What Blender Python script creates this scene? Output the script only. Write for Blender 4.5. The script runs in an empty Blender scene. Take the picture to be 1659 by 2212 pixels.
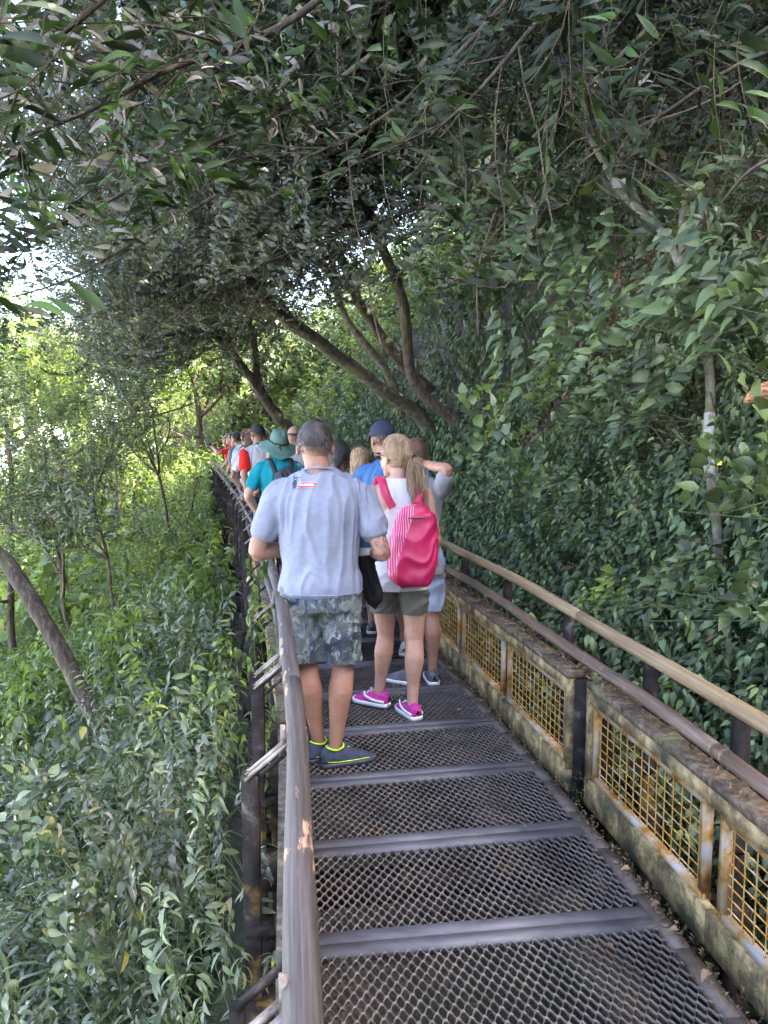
import bpy, bmesh, math, random
import numpy as np
from mathutils import Vector, Matrix, noise, Quaternion
from mathutils.bvhtree import BVHTree
random.seed(7); RNG = np.random.default_rng(7)
S = bpy.context.scene; COL = S.collection
R = math.radians

# ------------------------------------------------------------------ camera
cam_d = bpy.data.cameras.new("camera"); cam = bpy.data.objects.new("camera", cam_d); COL.objects.link(cam)
cam_d.sensor_fit = 'VERTICAL'; cam_d.sensor_height = 36.0; cam_d.sensor_width = 27.0
cam_d.lens = 1662.0 / 2212.0 * 36.0
cam_d.clip_start = 0.05; cam_d.clip_end = 3000
PITCH = math.atan((1106 - 930) / 1662.0)
cam.location = (0, 0, 1.70); cam.rotation_euler = (R(90) - PITCH, 0, 0)
S.camera = cam
S.render.resolution_x = 768; S.render.resolution_y = 1024
# ------------------------------------------------------------------ sky, sun, exposure
SUN_EL, SUN_AZ = R(48), R(100)      # azimuth measured clockwise from +Y (ahead): behind, to the right
w = bpy.data.worlds.new("World"); S.world = w; w.use_nodes = True
nt = w.node_tree; bg = nt.nodes['Background']
sky = nt.nodes.new('ShaderNodeTexSky'); sky.sky_type = 'NISHITA'; sky.sun_disc = False
sky.sun_elevation = SUN_EL; sky.sun_rotation = SUN_AZ; sky.air_density = .75; sky.dust_density = 4.5; sky.ozone_density = .6
nt.links.new(sky.outputs[0], bg.inputs[0]); bg.inputs[1].default_value = 0.15
sd = bpy.data.lights.new("sun", 'SUN'); sun = bpy.data.objects.new("sun", sd); COL.objects.link(sun)
sd.energy = 4.5; sd.angle = R(0.5); sd.color = (1.0, 0.93, 0.80)
sdir = Vector((math.sin(SUN_AZ) * math.cos(SUN_EL), math.cos(SUN_AZ) * math.cos(SUN_EL), math.sin(SUN_EL)))
sun.rotation_euler = (-sdir).to_track_quat('-Z', 'Y').to_euler(); sun.location = sdir * 60
S.view_settings.view_transform = 'Standard'; S.view_settings.look = 'None'
S.view_settings.exposure = 4.0; S.view_settings.gamma = 1.0

# ------------------------------------------------------------------ helpers
def tag(o, label=None, cat=None, group=None, kind=None):
    if label: o['label'] = label
    if cat: o['category'] = cat
    if group: o['group'] = group
    if kind: o['kind'] = kind
    return o
def empty(name, loc=(0, 0, 0), rz=0.0, parent=None):
    o = bpy.data.objects.new(name, None); COL.objects.link(o); o.empty_display_size = .1
    o.location = loc; o.rotation_euler = (0, 0, rz)
    if parent: o.parent = parent
    return o
def link(name, me, mats, parent=None, smooth=False, loc=None):
    o = bpy.data.objects.new(name, me); COL.objects.link(o)
    for m in (mats if isinstance(mats, (list, tuple)) else [mats]): me.materials.append(m)
    if parent: o.parent = parent
    if loc: o.location = loc
    if smooth: me.polygons.foreach_set('use_smooth', np.ones(len(me.polygons), bool))
    return o
def unp(px, py, Y):
    """point of the place seen at a given pixel of the 1659x2212 photograph at forward distance Y"""
    a = (px - 829.5) / 1662.0; b = -(py - 1106) / 1662.0
    dy = math.cos(PITCH) + b * math.sin(PITCH); dz = -math.sin(PITCH) + b * math.cos(PITCH)
    t = Y / dy
    return Vector((a * t, Y, 1.70 + dz * t))

class MB:
    """collects pieces into one mesh, with an optional per-vertex vector attribute"""
    def __init__(s): s.v = []; s.l = []; s.c = []; s.m = []; s.a = []; s.n = 0
    def add(s, V, F, mat=0, A=None):
        V = np.asarray(V, float).reshape(-1, 3); s.v.append(V)
        s.l.append(np.array([i for f in F for i in f], np.int64) + s.n); s.c.append(np.array([len(f) for f in F], np.int64))
        s.m.append(np.full(len(F), mat, np.int32)); s.a.append(np.zeros((len(V), 3)) if A is None else np.asarray(A, float)); s.n += len(V)
    def box(s, c, d, rot=None, mat=0):
        x, y, z = [k / 2 for k in d]
        V = np.array([(-x,-y,-z),(x,-y,-z),(x,y,-z),(-x,y,-z),(-x,-y,z),(x,-y,z),(x,y,z),(-x,y,z)])
        if rot is not None: V = V @ np.array(rot.to_3x3()).T
        s.add(V + np.array(c), [(0,3,2,1),(4,5,6,7),(0,1,5,4),(1,2,6,5),(2,3,7,6),(3,0,4,7)], mat)
    def bar(s, p, q, wd, th, up=(0, 0, 1), mat=0):
        p = Vector(p); q = Vector(q); d = (q - p); L = d.length
        if L < 1e-6: return
        y = d / L; x = y.cross(Vector(up))
        if x.length < 1e-4: x = y.cross(Vector((1, 0, 0)))
        x.normalize(); z = x.cross(y)
        s.box((p + q) / 2, (wd, L, th), Matrix((x, y, z)).transposed(), mat)
    def tube(s, P, rad, n=8, mat=0, cap=True, jitter=0.0, seed=0, flat=None, co=False):
        P = [Vector(p) for p in P]; k = len(P)
        rad = [rad] * k if not hasattr(rad, '__len__') else rad
        V = []; A = []; ref = None; run = 0.0
        for i in range(k):
            if i: run += (P[i] - P[i-1]).length
            t = (P[min(i + 1, k - 1)] - P[max(i - 1, 0)]).normalized()
            if ref is None: ref = t.orthogonal().normalized()
            ref = (ref - t * ref.dot(t)).normalized(); b = t.cross(ref)
            for j in range(n):
                a = 2 * math.pi * j / n; r = rad[i]
                if jitter: r *= 1 + jitter * noise.noise((P[i] * 3 + Vector((math.cos(a), math.sin(a), seed))) * 1.7)
                V.append(P[i] + (ref * math.cos(a) + b * math.sin(a)) * r); A.append((math.cos(a) * .03, run, math.sin(a) * .03))
        F = [(i*n+j, i*n+(j+1)%n, (i+1)*n+(j+1)%n, (i+1)*n+j) for i in range(k-1) for j in range(n)]
        if cap: F += [tuple(range(n - 1, -1, -1)), tuple((k-1)*n + j for j in range(n))]
        s.add(V, F, mat, A if co else None)
    def tile(s, T, Rm, t, sc, tint=None):
        """n copies of template T=(V,loops,counts,mats,A) with rotations Rm (n,3,3), places t, scales sc"""
        V, L, C, M, A = T; n = len(t)
        if n == 0: return
        W = np.einsum('nij,vj->nvi', Rm, V) * np.asarray(sc)[:, None, None] + t[:, None, :]
        s.v.append(W.reshape(-1, 3)); nv = len(V)
        s.l.append((L[None, :] + (np.arange(n) * nv)[:, None]).ravel() + s.n)
        s.c.append(np.tile(C, n)); s.m.append(np.tile(M, n))
        AA = np.tile(A, (n, 1)).reshape(n, nv, 3).copy()
        if tint is not None: AA[:, :, 2] = np.clip(AA[:, :, 2] + np.asarray(tint)[:, None], 0, 1)
        s.a.append(AA.reshape(-1, 3)); s.n += nv * n
    def template(s):
        return (np.concatenate(s.v), np.concatenate(s.l), np.concatenate(s.c), np.concatenate(s.m), np.concatenate(s.a))
    def mesh(s, name, attr=False):
        me = bpy.data.meshes.new(name)
        V, L, C, M, A = s.template()
        me.vertices.add(len(V)); me.vertices.foreach_set('co', V.astype(np.float32).ravel())
        me.loops.add(len(L)); me.loops.foreach_set('vertex_index', L.astype(np.int32))
        me.polygons.add(len(C)); st = np.concatenate([[0], np.cumsum(C)[:-1]])
        me.polygons.foreach_set('loop_start', st.astype(np.int32))
        try: me.polygons.foreach_set('loop_total', C.astype(np.int32))
        except Exception: pass
        me.polygons.foreach_set('material_index', M.astype(np.int32))
        if attr:
            at = me.attributes.new('leafco', 'FLOAT_VECTOR', 'POINT'); at.data.foreach_set('vector', A.astype(np.float32).ravel())
        me.update(calc_edges=True); me.validate()
        return me
    def build(s, name, mats, parent=None, smooth=False, attr=False):
        return link(name, s.mesh(name, attr), mats, parent, smooth)

# ------------------------------------------------------------------ materials
def mat(name, base=(.5, .5, .5), rough=.6, spec=.5, metal=0.0):
    m = bpy.data.materials.new(name); m.use_nodes = True
    b = m.node_tree.nodes['Principled BSDF']
    b.inputs['Base Color'].default_value = (*base, 1); b.inputs['Roughness'].default_value = rough
    b.inputs['Specular IOR Level'].default_value = spec; b.inputs['Metallic'].default_value = metal
    return m, m.node_tree, b
def N(nt, t, **k):
    n = nt.nodes.new('ShaderNode' + t)
    for a, v in k.items(): setattr(n, a, v)
    return n
def ramp(nt, fac, stops, interp='LINEAR'):
    r = N(nt, 'ValToRGB'); r.color_ramp.interpolation = interp; e = r.color_ramp.elements
    while len(e) > 2: e.remove(e[-1])
    for i, (p, c) in enumerate(stops):
        x = e[i] if i < 2 else e.new(p)
        x.position = p; x.color = (*c, 1) if len(c) == 3 else c
    nt.links.new(fac, r.inputs[0]); return r.outputs[0]
def noise_t(nt, scale, detail=4, rough=.55, stretch=None, src='Object', dist=0.0):
    tc = N(nt, 'TexCoord'); mp = N(nt, 'Mapping'); nt.links.new((N(nt, 'Attribute', attribute_name='leafco').outputs['Vector'] if src == 'ATTR' else tc.outputs[src]), mp.inputs[0])
    if stretch: mp.inputs['Scale'].default_value = stretch
    n = N(nt, 'TexNoise'); n.inputs['Scale'].default_value = scale; n.inputs['Detail'].default_value = detail
    n.inputs['Roughness'].default_value = rough; n.inputs['Distortion'].default_value = dist
    nt.links.new(mp.outputs[0], n.inputs['Vector']); return n.outputs['Fac']
def mix(nt, fac, a, b):
    m = N(nt, 'Mix', data_type='RGBA')
    (nt.links.new(fac, m.inputs[0]) if not isinstance(fac, float) else setattr(m.inputs[0], 'default_value', fac))
    for i, x in ((6, a), (7, b)):
        if isinstance(x, tuple): m.inputs[i].default_value = (*x, 1)
        else: nt.links.new(x, m.inputs[i])
    return m.outputs[2]
def bump(nt, b, h, strength=.4, dist=.01):
    n = N(nt, 'Bump'); n.inputs['Strength'].default_value = strength; n.inputs['Distance'].default_value = dist
    nt.links.new(h, n.inputs['Height']); nt.links.new(n.outputs[0], b.inputs['Normal'])
def noisy(name, stops, scale, rough=.7, stretch=None, detail=6, bs=.4, bd=.005, spec=.4, metal=0., second=None, nr=.6, src='Object'):
    m, nt, b = mat(name, (1, 1, 1), rough, spec, metal)
    f = noise_t(nt, scale, detail, nr, stretch, src); c = ramp(nt, f, stops)
    if second:
        sc2, lo, hi, col2 = second[:4]
        f2 = noise_t(nt, sc2, 5, .65, second[4] if len(second) > 4 else None, src); k = ramp(nt, f2, [(lo, (0, 0, 0)), (hi, (1, 1, 1))])
        c = mix(nt, k, c, col2)
    nt.links.new(c, b.inputs['Base Color'])
    if bs: bump(nt, b, f, bs, bd)
    return m

def leaf_mat(name, stops, rough=.42, trans=.3, vein=.25, spec=.5, blot=None, sheen=None):
    m, nt, b = mat(name, (1, 1, 1), rough, spec)
    at = N(nt, 'Attribute', attribute_name='leafco'); sp = N(nt, 'SeparateXYZ'); nt.links.new(at.outputs['Vector'], sp.inputs[0])
    c = ramp(nt, sp.outputs[2], stops)
    # midrib and side veins: a slightly paler line, part of the leaf
    ab = N(nt, 'Math', operation='ABSOLUTE'); nt.links.new(sp.outputs[0], ab.inputs[0])
    mid = ramp(nt, ab.outputs[0], [(0.0, (1, 1, 1)), (0.12, (0, 0, 0))])
    ma = N(nt, 'Math', operation='MULTIPLY_ADD'); nt.links.new(ab.outputs[0], ma.inputs[0]); ma.inputs[1].default_value = -.35
    nt.links.new(sp.outputs[1], ma.inputs[2])
    sn = N(nt, 'Math', operation='SINE'); mu = N(nt, 'Math', operation='MULTIPLY'); nt.links.new(ma.outputs[0], mu.inputs[0]); mu.inputs[1].default_value = 62
    nt.links.new(mu.outputs[0], sn.inputs[0])
    vv = ramp(nt, sn.outputs[0], [(.55, (0, 0, 0)), (1, (.45, .45, .45))])
    mx = N(nt, 'Mix', data_type='RGBA', blend_type='LIGHTEN'); mx.inputs[0].default_value = 1; nt.links.new(mid, mx.inputs[6]); nt.links.new(vv, mx.inputs[7])
    ml = N(nt, 'Math', operation='MULTIPLY'); nt.links.new(mx.outputs[2], ml.inputs[0]); ml.inputs[1].default_value = vein
    br = N(nt, 'Mix', data_type='RGBA', blend_type='MULTIPLY'); br.inputs[0].default_value = 1; nt.links.new(c, br.inputs[6]); br.inputs[7].default_value = (2.0, 1.9, 1.7, 1)
    c2 = mix(nt, ml.outputs[0], c, br.outputs[2])
    if blot:
        f = noise_t(nt, blot[0], 3, .6); k = ramp(nt, f, [(blot[1], (0, 0, 0)), (blot[2], (1, 1, 1))]); c2 = mix(nt, k, c2, blot[3])
    nt.links.new(c2, b.inputs['Base Color'])
    h = N(nt, 'Math', operation='MULTIPLY'); nt.links.new(sn.outputs[0], h.inputs[0]); h.inputs[1].default_value = .5
    bump(nt, b, h.outputs[0], .25, .002)
    tr = N(nt, 'BsdfTranslucent'); g = N(nt, 'Mix', data_type='RGBA', blend_type='MULTIPLY'); g.inputs[0].default_value = 1
    nt.links.new(c2, g.inputs[6]); g.inputs[7].default_value = (1.45, 1.6, .75, 1); nt.links.new(g.outputs[2], tr.inputs[0])
    ms = N(nt, 'MixShader'); ms.inputs[0].default_value = trans
    nt.links.new(b.outputs[0], ms.inputs[1]); nt.links.new(tr.outputs[0], ms.inputs[2])
    nt.links.new(ms.outputs[0], nt.nodes['Material Output'].inputs['Surface'])
    return m

M = {}
M['grating'] = noisy('grating steel', [(.3, (.045, .036, .033)), (.55, (.10, .088, .086)), (.75, (.125, .085, .058))], 5, .5, bs=.3, bd=.002, metal=.35, spec=.5)
M['beam'] = noisy('worn flat steel', [(.3, (.055, .055, .064)), (.55, (.10, .10, .118)), (.8, (.14, .13, .125))], 5, .62, stretch=(1, 3, 1), bs=.1, bd=.001, metal=.0,
                  second=(38, .66, .72, (.05, .03, .02)))
M['edge'] = noisy('grimy edge steel', [(.3, (.035, .028, .024)), (.5, (.085, .065, .05)), (.7, (.12, .10, .10))], 14, .6, bs=.5, second=(7, .55, .7, (.05, .03, .018)))
M['mossy'] = noisy('mossy yellow paint', [(.3, (.035, .024, .014)), (.45, (.16, .11, .05)), (.56, (.31, .225, .10)), (.75, (.34, .29, .19))], 13, .8, bs=.8, second=(5, .5, .62, (.055, .045, .025)), nr=.72)
M['toprail'] = noisy('debris covered top', [(.3, (.03, .02, .013)), (.5, (.10, .066, .042)), (.65, (.17, .13, .09)), (.8, (.26, .25, .21))], 30, .9, bs=.9, bd=.006, second=(5, .56, .7, (.16, .16, .08)))
M['rust'] = noisy('rusted orange frame', [(.32, (.10, .042, .014)), (.44, (.29, .14, .03)), (.53, (.34, .25, .15)), (.64, (.33, .30, .29))], 9, .65, bs=.5, bd=.003, second=(26, .6, .7, (.40, .17, .02)))
M['wire'] = noisy('ochre wire', [(.3, (.22, .09, .02)), (.5, (.42, .23, .04)), (.7, (.42, .36, .28))], 16, .6, bs=0)
M['black'] = noisy('black sooty steel', [(.35, (.008, .007, .007)), (.58, (.024, .019, .017)), (.68, (.075, .062, .055)), (.8, (.15, .14, .13))], 14, .85, spec=.15, bs=.7, bd=.005, second=(5, .58, .68, (.12, .075, .02)))
M['bracket'] = noisy('weathered galvanised bar', [(.35, (.07, .05, .04)), (.5, (.20, .165, .14)), (.7, (.30, .27, .25))], 20, .55, bs=.4, bd=.002, metal=.2)
M['pole_tan'] = noisy('bamboo pole', [(.25, (.085, .048, .025)), (.5, (.185, .125, .068)), (.75, (.27, .215, .13))], 4.5, .55, stretch=(18, .5, 18), detail=10, nr=.7, src='ATTR', bs=.25, bd=.002, second=(4, .6, .75, (.10, .075, .075)))
M['pole_dark'] = noisy('dark wooden pole', [(.25, (.035, .022, .018)), (.5, (.11, .07, .05)), (.75, (.20, .15, .12))], 4.5, .6, stretch=(16, .6, 16), detail=10, nr=.72, src='ATTR', bs=.35, bd=.002, second=(11, .60, .70, (.24, .15, .09)))
M['pole_grey'] = noisy('worn grey wooden pole', [(.3, (.016, .012, .012)), (.46, (.045, .037, .036)), (.7, (.105, .09, .088))], 4.5, .6, stretch=(26, .45, 26), detail=12, nr=.72, src='ATTR', bs=.8, bd=.004,
                       second=(9, .61, .66, (.42, .24, .15), (2.6, .55, 2.6)), spec=.3)
M['bark'] = noisy('dark bark', [(.3, (.018, .014, .010)), (.5, (.06, .045, .032)), (.7, (.13, .105, .08))], 9, .9, stretch=(3, 3, .7), bs=.9, bd=.02, second=(3.5, .54, .7, (.09, .10, .03)))
M['bark_pale'] = noisy('lichen bark', [(.3, (.035, .028, .02)), (.5, (.09, .078, .056)), (.7, (.18, .175, .15))], 14, .9, bs=.7, bd=.01, second=(4, .5, .66, (.10, .11, .04)))
M['bark_white'] = noisy('white lichen bark', [(.36, (.08, .06, .04)), (.5, (.27, .27, .25)), (.7, (.42, .45, .43))], 12, .85, bs=.6, bd=.006, second=(6, .6, .7, (.10, .08, .05)))
M['twig'] = noisy('twig', [(.3, (.045, .03, .02)), (.7, (.14, .10, .07))], 12, .8, bs=0)
M['greenstem'] = noisy('green stem', [(.3, (.04, .055, .02)), (.7, (.10, .12, .05))], 12, .7, bs=0)
M['soil'] = noisy('leaf litter soil', [(.3, (.012, .009, .006)), (.5, (.035, .024, .016)), (.62, (.075, .046, .028)), (.75, (.125, .085, .052))], 22, .95, bs=1, bd=.03, second=(2.2, .45, .6, (.02, .028, .009)))
M['farground'] = noisy('distant forest floor', [(.3, (.03, .045, .012)), (.5, (.07, .10, .025)), (.7, (.14, .17, .05))], .35, .95, bs=1, bd=.5)
G = dict
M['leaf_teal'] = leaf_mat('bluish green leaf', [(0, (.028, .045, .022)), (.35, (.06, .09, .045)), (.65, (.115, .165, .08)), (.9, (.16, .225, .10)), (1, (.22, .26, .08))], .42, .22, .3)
M['leaf_mid'] = leaf_mat('mid green leaf', [(0, (.022, .032, .013)), (.4, (.055, .08, .032)), (.75, (.11, .155, .055)), (.95, (.15, .19, .055)), (1, (.26, .2, .06))], .4, .28, .3)
M['leaf_long'] = leaf_mat('long dark leaf', [(0, (.010, .017, .008)), (.45, (.02, .034, .013)), (.75, (.038, .07, .02)), (.88, (.07, .15, .03)), (.9, (.14, .125, .115)), (1, (.27, .235, .22))], .5, .2, .35, spec=.3,
                          blot=(26, .62, .7, (.10, .09, .075)))
M['leaf_grey'] = leaf_mat('dusty grey green leaf', [(0, (.03, .038, .022)), (.4, (.065, .08, .05)), (.7, (.12, .13, .10)), (.92, (.20, .19, .17)), (1, (.26, .22, .07))], .42, .3, .25)
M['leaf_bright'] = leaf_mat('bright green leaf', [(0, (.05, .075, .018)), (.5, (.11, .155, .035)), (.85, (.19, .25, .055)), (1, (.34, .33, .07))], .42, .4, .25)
M['leaf_herb'] = leaf_mat('grey green herb leaf', [(0, (.018, .026, .015)), (.35, (.055, .075, .042)), (.65, (.11, .145, .085)), (.88, (.16, .21, .11)), (.93, (.19, .18, .16)), (1, (.28, .24, .07))], .38, .24, .3)  # wide dark-to-pale ramp paints hollow shade and highlights into the herb leaves
M['leaf_drool'] = leaf_mat('dry leaf', [(0, (.09, .05, .03)), (1, (.26, .17, .10))], .7, .1, .2)
M['moss'] = leaf_mat('moss', [(0, (.06, .08, .015)), (1, (.17, .19, .04))], .8, .2, 0)

# ------------------------------------------------------------------ leaf and sprig templates
def leaf(L=1., W=.35, sec=3, droop=.3, fold=.25, wide=.4, point=1.0, curl=0.):
    """verts along +Y, flat side up; returns V,F,A"""
    ts = [0.] + [(i + 1) / (sec + 1) for i in range(sec)] + [1.]
    V = []; A = []; ang = 0; y = z = 0; st = L / (sec + 1)
    for i, t in enumerate(ts):
        if i: ang = droop * t * 1.6; y += st * math.cos(ang); z -= st * math.sin(ang)
        if 0 < i <= sec:
            wv = W * L * (math.sin(math.pi * t ** (math.log(.5) / math.log(wide)))) ** point
            V += [(-wv / 2, y, z + wv * fold), (0, y, z), (wv / 2, y, z + wv * fold)]; A += [(-1, t, 0), (0, t, 0), (1, t, 0)]
        else: V.append((0, y, z)); A.append((0, t, 0))
    F = [(0, 2, 1), (0, 3, 2)]
    for i in range(sec - 1):
        a = 1 + 3 * i; b = a + 3
        F += [(a, a+1, b+1, b), (a+1, a+2, b+2, b+1)]
    a = 1 + 3 * (sec - 1); e = a + 3
    F += [(a, a+1, e), (a+1, a+2, e)]
    return np.array(V), F, np.array(A, float)
def rotm(yaw, pitch, roll=0):
    return np.array((Matrix.Rotation(yaw, 3, 'Z') @ Matrix.Rotation(pitch, 3, 'X') @ Matrix.Rotation(roll, 3, 'Y')))
def sprig(rng, n=12, L=1., leafL=.25, W=.4, sec=2, arch=.8, droop=.5, mode='alt', stemr=.006, wide=.4, up=.5, whorl=False, sx=3, tintspread=.8, hang=0.):
    """a stem growing along +Z that arches over towards +Y, leaves along it"""
    mb = MB(); P = [Vector((0, 0, 0))]; a = 0; k = 7; D = []
    for i in range(k):
        a = arch * (i + .5) / k + rng.uniform(-.12, .12); d = Vector((rng.uniform(-.12, .12), math.sin(a), math.cos(a))).normalized()
        P.append(P[-1] + d * L / k); D.append(d)
    mb.tube(P, [stemr * (1 - .7 * i / k) for i in range(k + 1)], sx, 1, cap=False)
    def at(t):
        f = t * k; i = min(int(f), k - 1); return P[i].lerp(P[i + 1], f - i), D[i]
    for j in range(n):
        t = .18 + .82 * (j + rng.uniform(.0, .6)) / n if mode != 'tip' else .8 + .2 * rng.random()
        t = min(t, 1); p, d = at(t)
        side = (j % 2) * 2 - 1
        if mode == 'alt': az = side * rng.uniform(.9, 1.5) + (0 if arch > .3 else rng.uniform(-3, 3))
        else: az = rng.uniform(-3.14, 3.14)
        if j == n - 1: az = 0
        V, F, A = leaf(leafL * rng.uniform(.65, 1.15) * (1 - .25 * abs(t - .6)), W * rng.uniform(.85, 1.15), sec, droop * rng.uniform(.4, 1.6), rng.uniform(.12, .3), wide)
        A[:, 2] = rng.uniform(0, tintspread)
        Rm = rotm(-az, up * rng.uniform(.2, 1.3) - hang * rng.uniform(.4, 1.4), rng.uniform(-.8, .8))
        mb.add(V @ Rm.T + np.array(p), F, 0, A)
    return mb.template()
def rots(n, rng, yaw=None, tilt=.3, tiltdir=None, yawspread=math.pi):
    """(n,3,3) rotations: yaw about Z then tilt"""
    yw = (yaw if yaw is not None else np.zeros(n)) + rng.uniform(-yawspread, yawspread, n)
    tl = np.broadcast_to(tilt, (n,)) * rng.uniform(-1, 1, n) if tiltdir is None else np.broadcast_to(tilt, (n,))
    c, s = np.cos(yw), np.sin(yw); z = np.zeros(n); o = np.ones(n)
    Rz = np.stack([c, -s, z, s, c, z, z, z, o], 1).reshape(n, 3, 3)
    ct, st = np.cos(tl), np.sin(tl)
    Rx = np.stack([o, z, z, z, ct, -st, z, st, ct], 1).reshape(n, 3, 3)
    return Rz @ Rx
# ================================================================== path line
LX = np.array([(-3.0, .43), (-.5, .10), (.4, -.03), (1.024, -.103), (1.383, -.154), (1.765, -.205), (2.214, -.261), (2.949, -.359), (3.771, -.502), (4.836, -.706),
               (8.464, -1.425), (12.12, -2.298), (14.79, -2.978), (18.225, -3.863), (22.2, -4.95), (25.5, -6.4), (28, -8.6), (29.5, -11.5), (30, -15), (30.2, -20)])
def cx(y):
    # smoothed interpolation of the centre line
    ys = np.linspace(-.35, .35, 5); return float(np.mean(np.interp(y + ys, LX[:, 0], LX[:, 1]))) + .675
def PT(y, u, z=0.0):
    e = .15; t = Vector((cx(y + e) - cx(y - e), 2 * e, 0)).normalized(); n = Vector((t.y, -t.x, 0))
    return Vector((cx(y), y, 0)) + n * u + Vector((0, 0, z))
_yy = np.concatenate([np.arange(-14, 25, .5)]); _cl = [(cx(max(y, -3)) - (min(y + 3, 0)) * .13, y) for y in _yy]
_cl += [(-5.72, 26), (-7.6, 30), (-10.6, 36), (-14.5, 43), (-19, 52), (-25, 65), (-32, 90)]
CL = np.array(_cl)
def sdist(X, Y):
    """signed distance to the path (right positive) and position along it"""
    best = np.full(X.shape, 1e9); sgn = np.ones(X.shape)
    for i in range(len(CL) - 1):
        a = CL[i]; d = CL[i + 1] - a; l2 = d @ d
        t = np.clip(((X - a[0]) * d[0] + (Y - a[1]) * d[1]) / l2, 0, 1)
        qx = X - a[0] - t * d[0]; qy = Y - a[1] - t * d[1]; r = np.hypot(qx, qy)
        m = r < best; best = np.where(m, r, best); sgn = np.where(m, np.sign(d[1] * qx - d[0] * qy), sgn)
    return best * sgn
def fbm(X, Y, s, seed=0.):
    return (np.sin(X * s + 1.3 + seed) * np.cos(Y * s * 1.13 + .7 * seed) + .5 * np.sin(X * s * 2.3 + Y * s * 1.7 + seed * 2) + .25 * np.cos(Y * s * 4.1 - X * s * 3.7 + seed))
def ground_z(X, Y):
    X = np.asarray(X, float); Y = np.asarray(Y, float); u = sdist(X, Y)
    r = np.clip(u - 1.0, 0, None); sl_ = 1.32 + .45 * np.clip((11 - Y) / 5, 0, 1); zr = -.42 + np.where(r < .4, r * 1.0, .4 + (r - .4) * sl_); cap = 13 + 4 * np.clip((10 - Y) / 6, 0, 1) - np.clip((Y - 16) * .45, 0, 10); zr = np.where(zr > cap, cap + (zr - cap) * .2, zr)  # slope and cap raised near the camera so the hill blocks the sun
    l = np.clip(-u - .75, 0, None); zl = -.55 - np.where(l < 16, l * .70, 16 * .70 + (l - 16) * .12)
    z = np.where(u > 0, zr, zl); k = np.clip((np.abs(u) - 1.1) * .5, 0, 1)
    z = z + k * (.16 * fbm(X, Y, 1.1) + .05 * fbm(X, Y, 4.0, 2)); z = np.where(np.abs(u) < 1.0, -.55 + .03 * fbm(X, Y, 5), z)
    far = np.clip((np.hypot(X + 30, Y - 20) - 75) / 90, 0, 1)
    return z * (1 - far) + far * (-7 + 5 * far + 3.0 * fbm(X, Y, .03, 1) * far)
def grid(name, xs, ys, m, dz=0., label=None):
    X, Y = np.meshgrid(xs, ys); Z = ground_z(X, Y) + dz
    V = np.stack([X.ravel(), Y.ravel(), Z.ravel()], 1); nx, ny = len(xs), len(ys)
    i = np.arange(nx * ny).reshape(ny, nx); F = np.stack([i[:-1, :-1], i[:-1, 1:], i[1:, 1:], i[1:, :-1]], -1).reshape(-1, 4)
    me = bpy.data.meshes.new(name); me.vertices.add(len(V)); me.vertices.foreach_set('co', V.astype(np.float32).ravel())
    me.loops.add(F.size); me.loops.foreach_set('vertex_index', F.astype(np.int32).ravel()); me.polygons.add(len(F)); me.polygons.foreach_set('loop_start', np.arange(0, F.size, 4, dtype=np.int32))
    me.update(calc_edges=True); return tag(link(name, me, m, smooth=True), label, kind='structure')
xs = np.concatenate([np.linspace(-900, -60, 30), np.linspace(-58, -13, 60), np.linspace(-12.6, 14, 110), np.linspace(15, 60, 40), np.linspace(64, 900, 28)])
ys = np.concatenate([np.linspace(-900, -30, 28), np.linspace(-28, -3, 30), np.linspace(-2.6, 24, 120), np.linspace(24.6, 60, 70), np.linspace(63, 900, 40)])
grid('ground', xs, ys, M['soil'])
# the pale river far down in the valley
mb = MB(); mb.add([(-46, -40, -10.6), (-24, -40, -10.6), (-22, 26, -10.6), (-70, 60, -10.6), (-120, 60, -10.6), (-100, -40, -10.6)], [(0, 1, 2, 3, 4, 5)])
mw = noisy('white water', [(.3, (.30, .34, .34)), (.6, (.75, .8, .8))], .8, .35, bs=.8, bd=.1)
tag(mb.build('river', mw), kind='structure')

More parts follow.
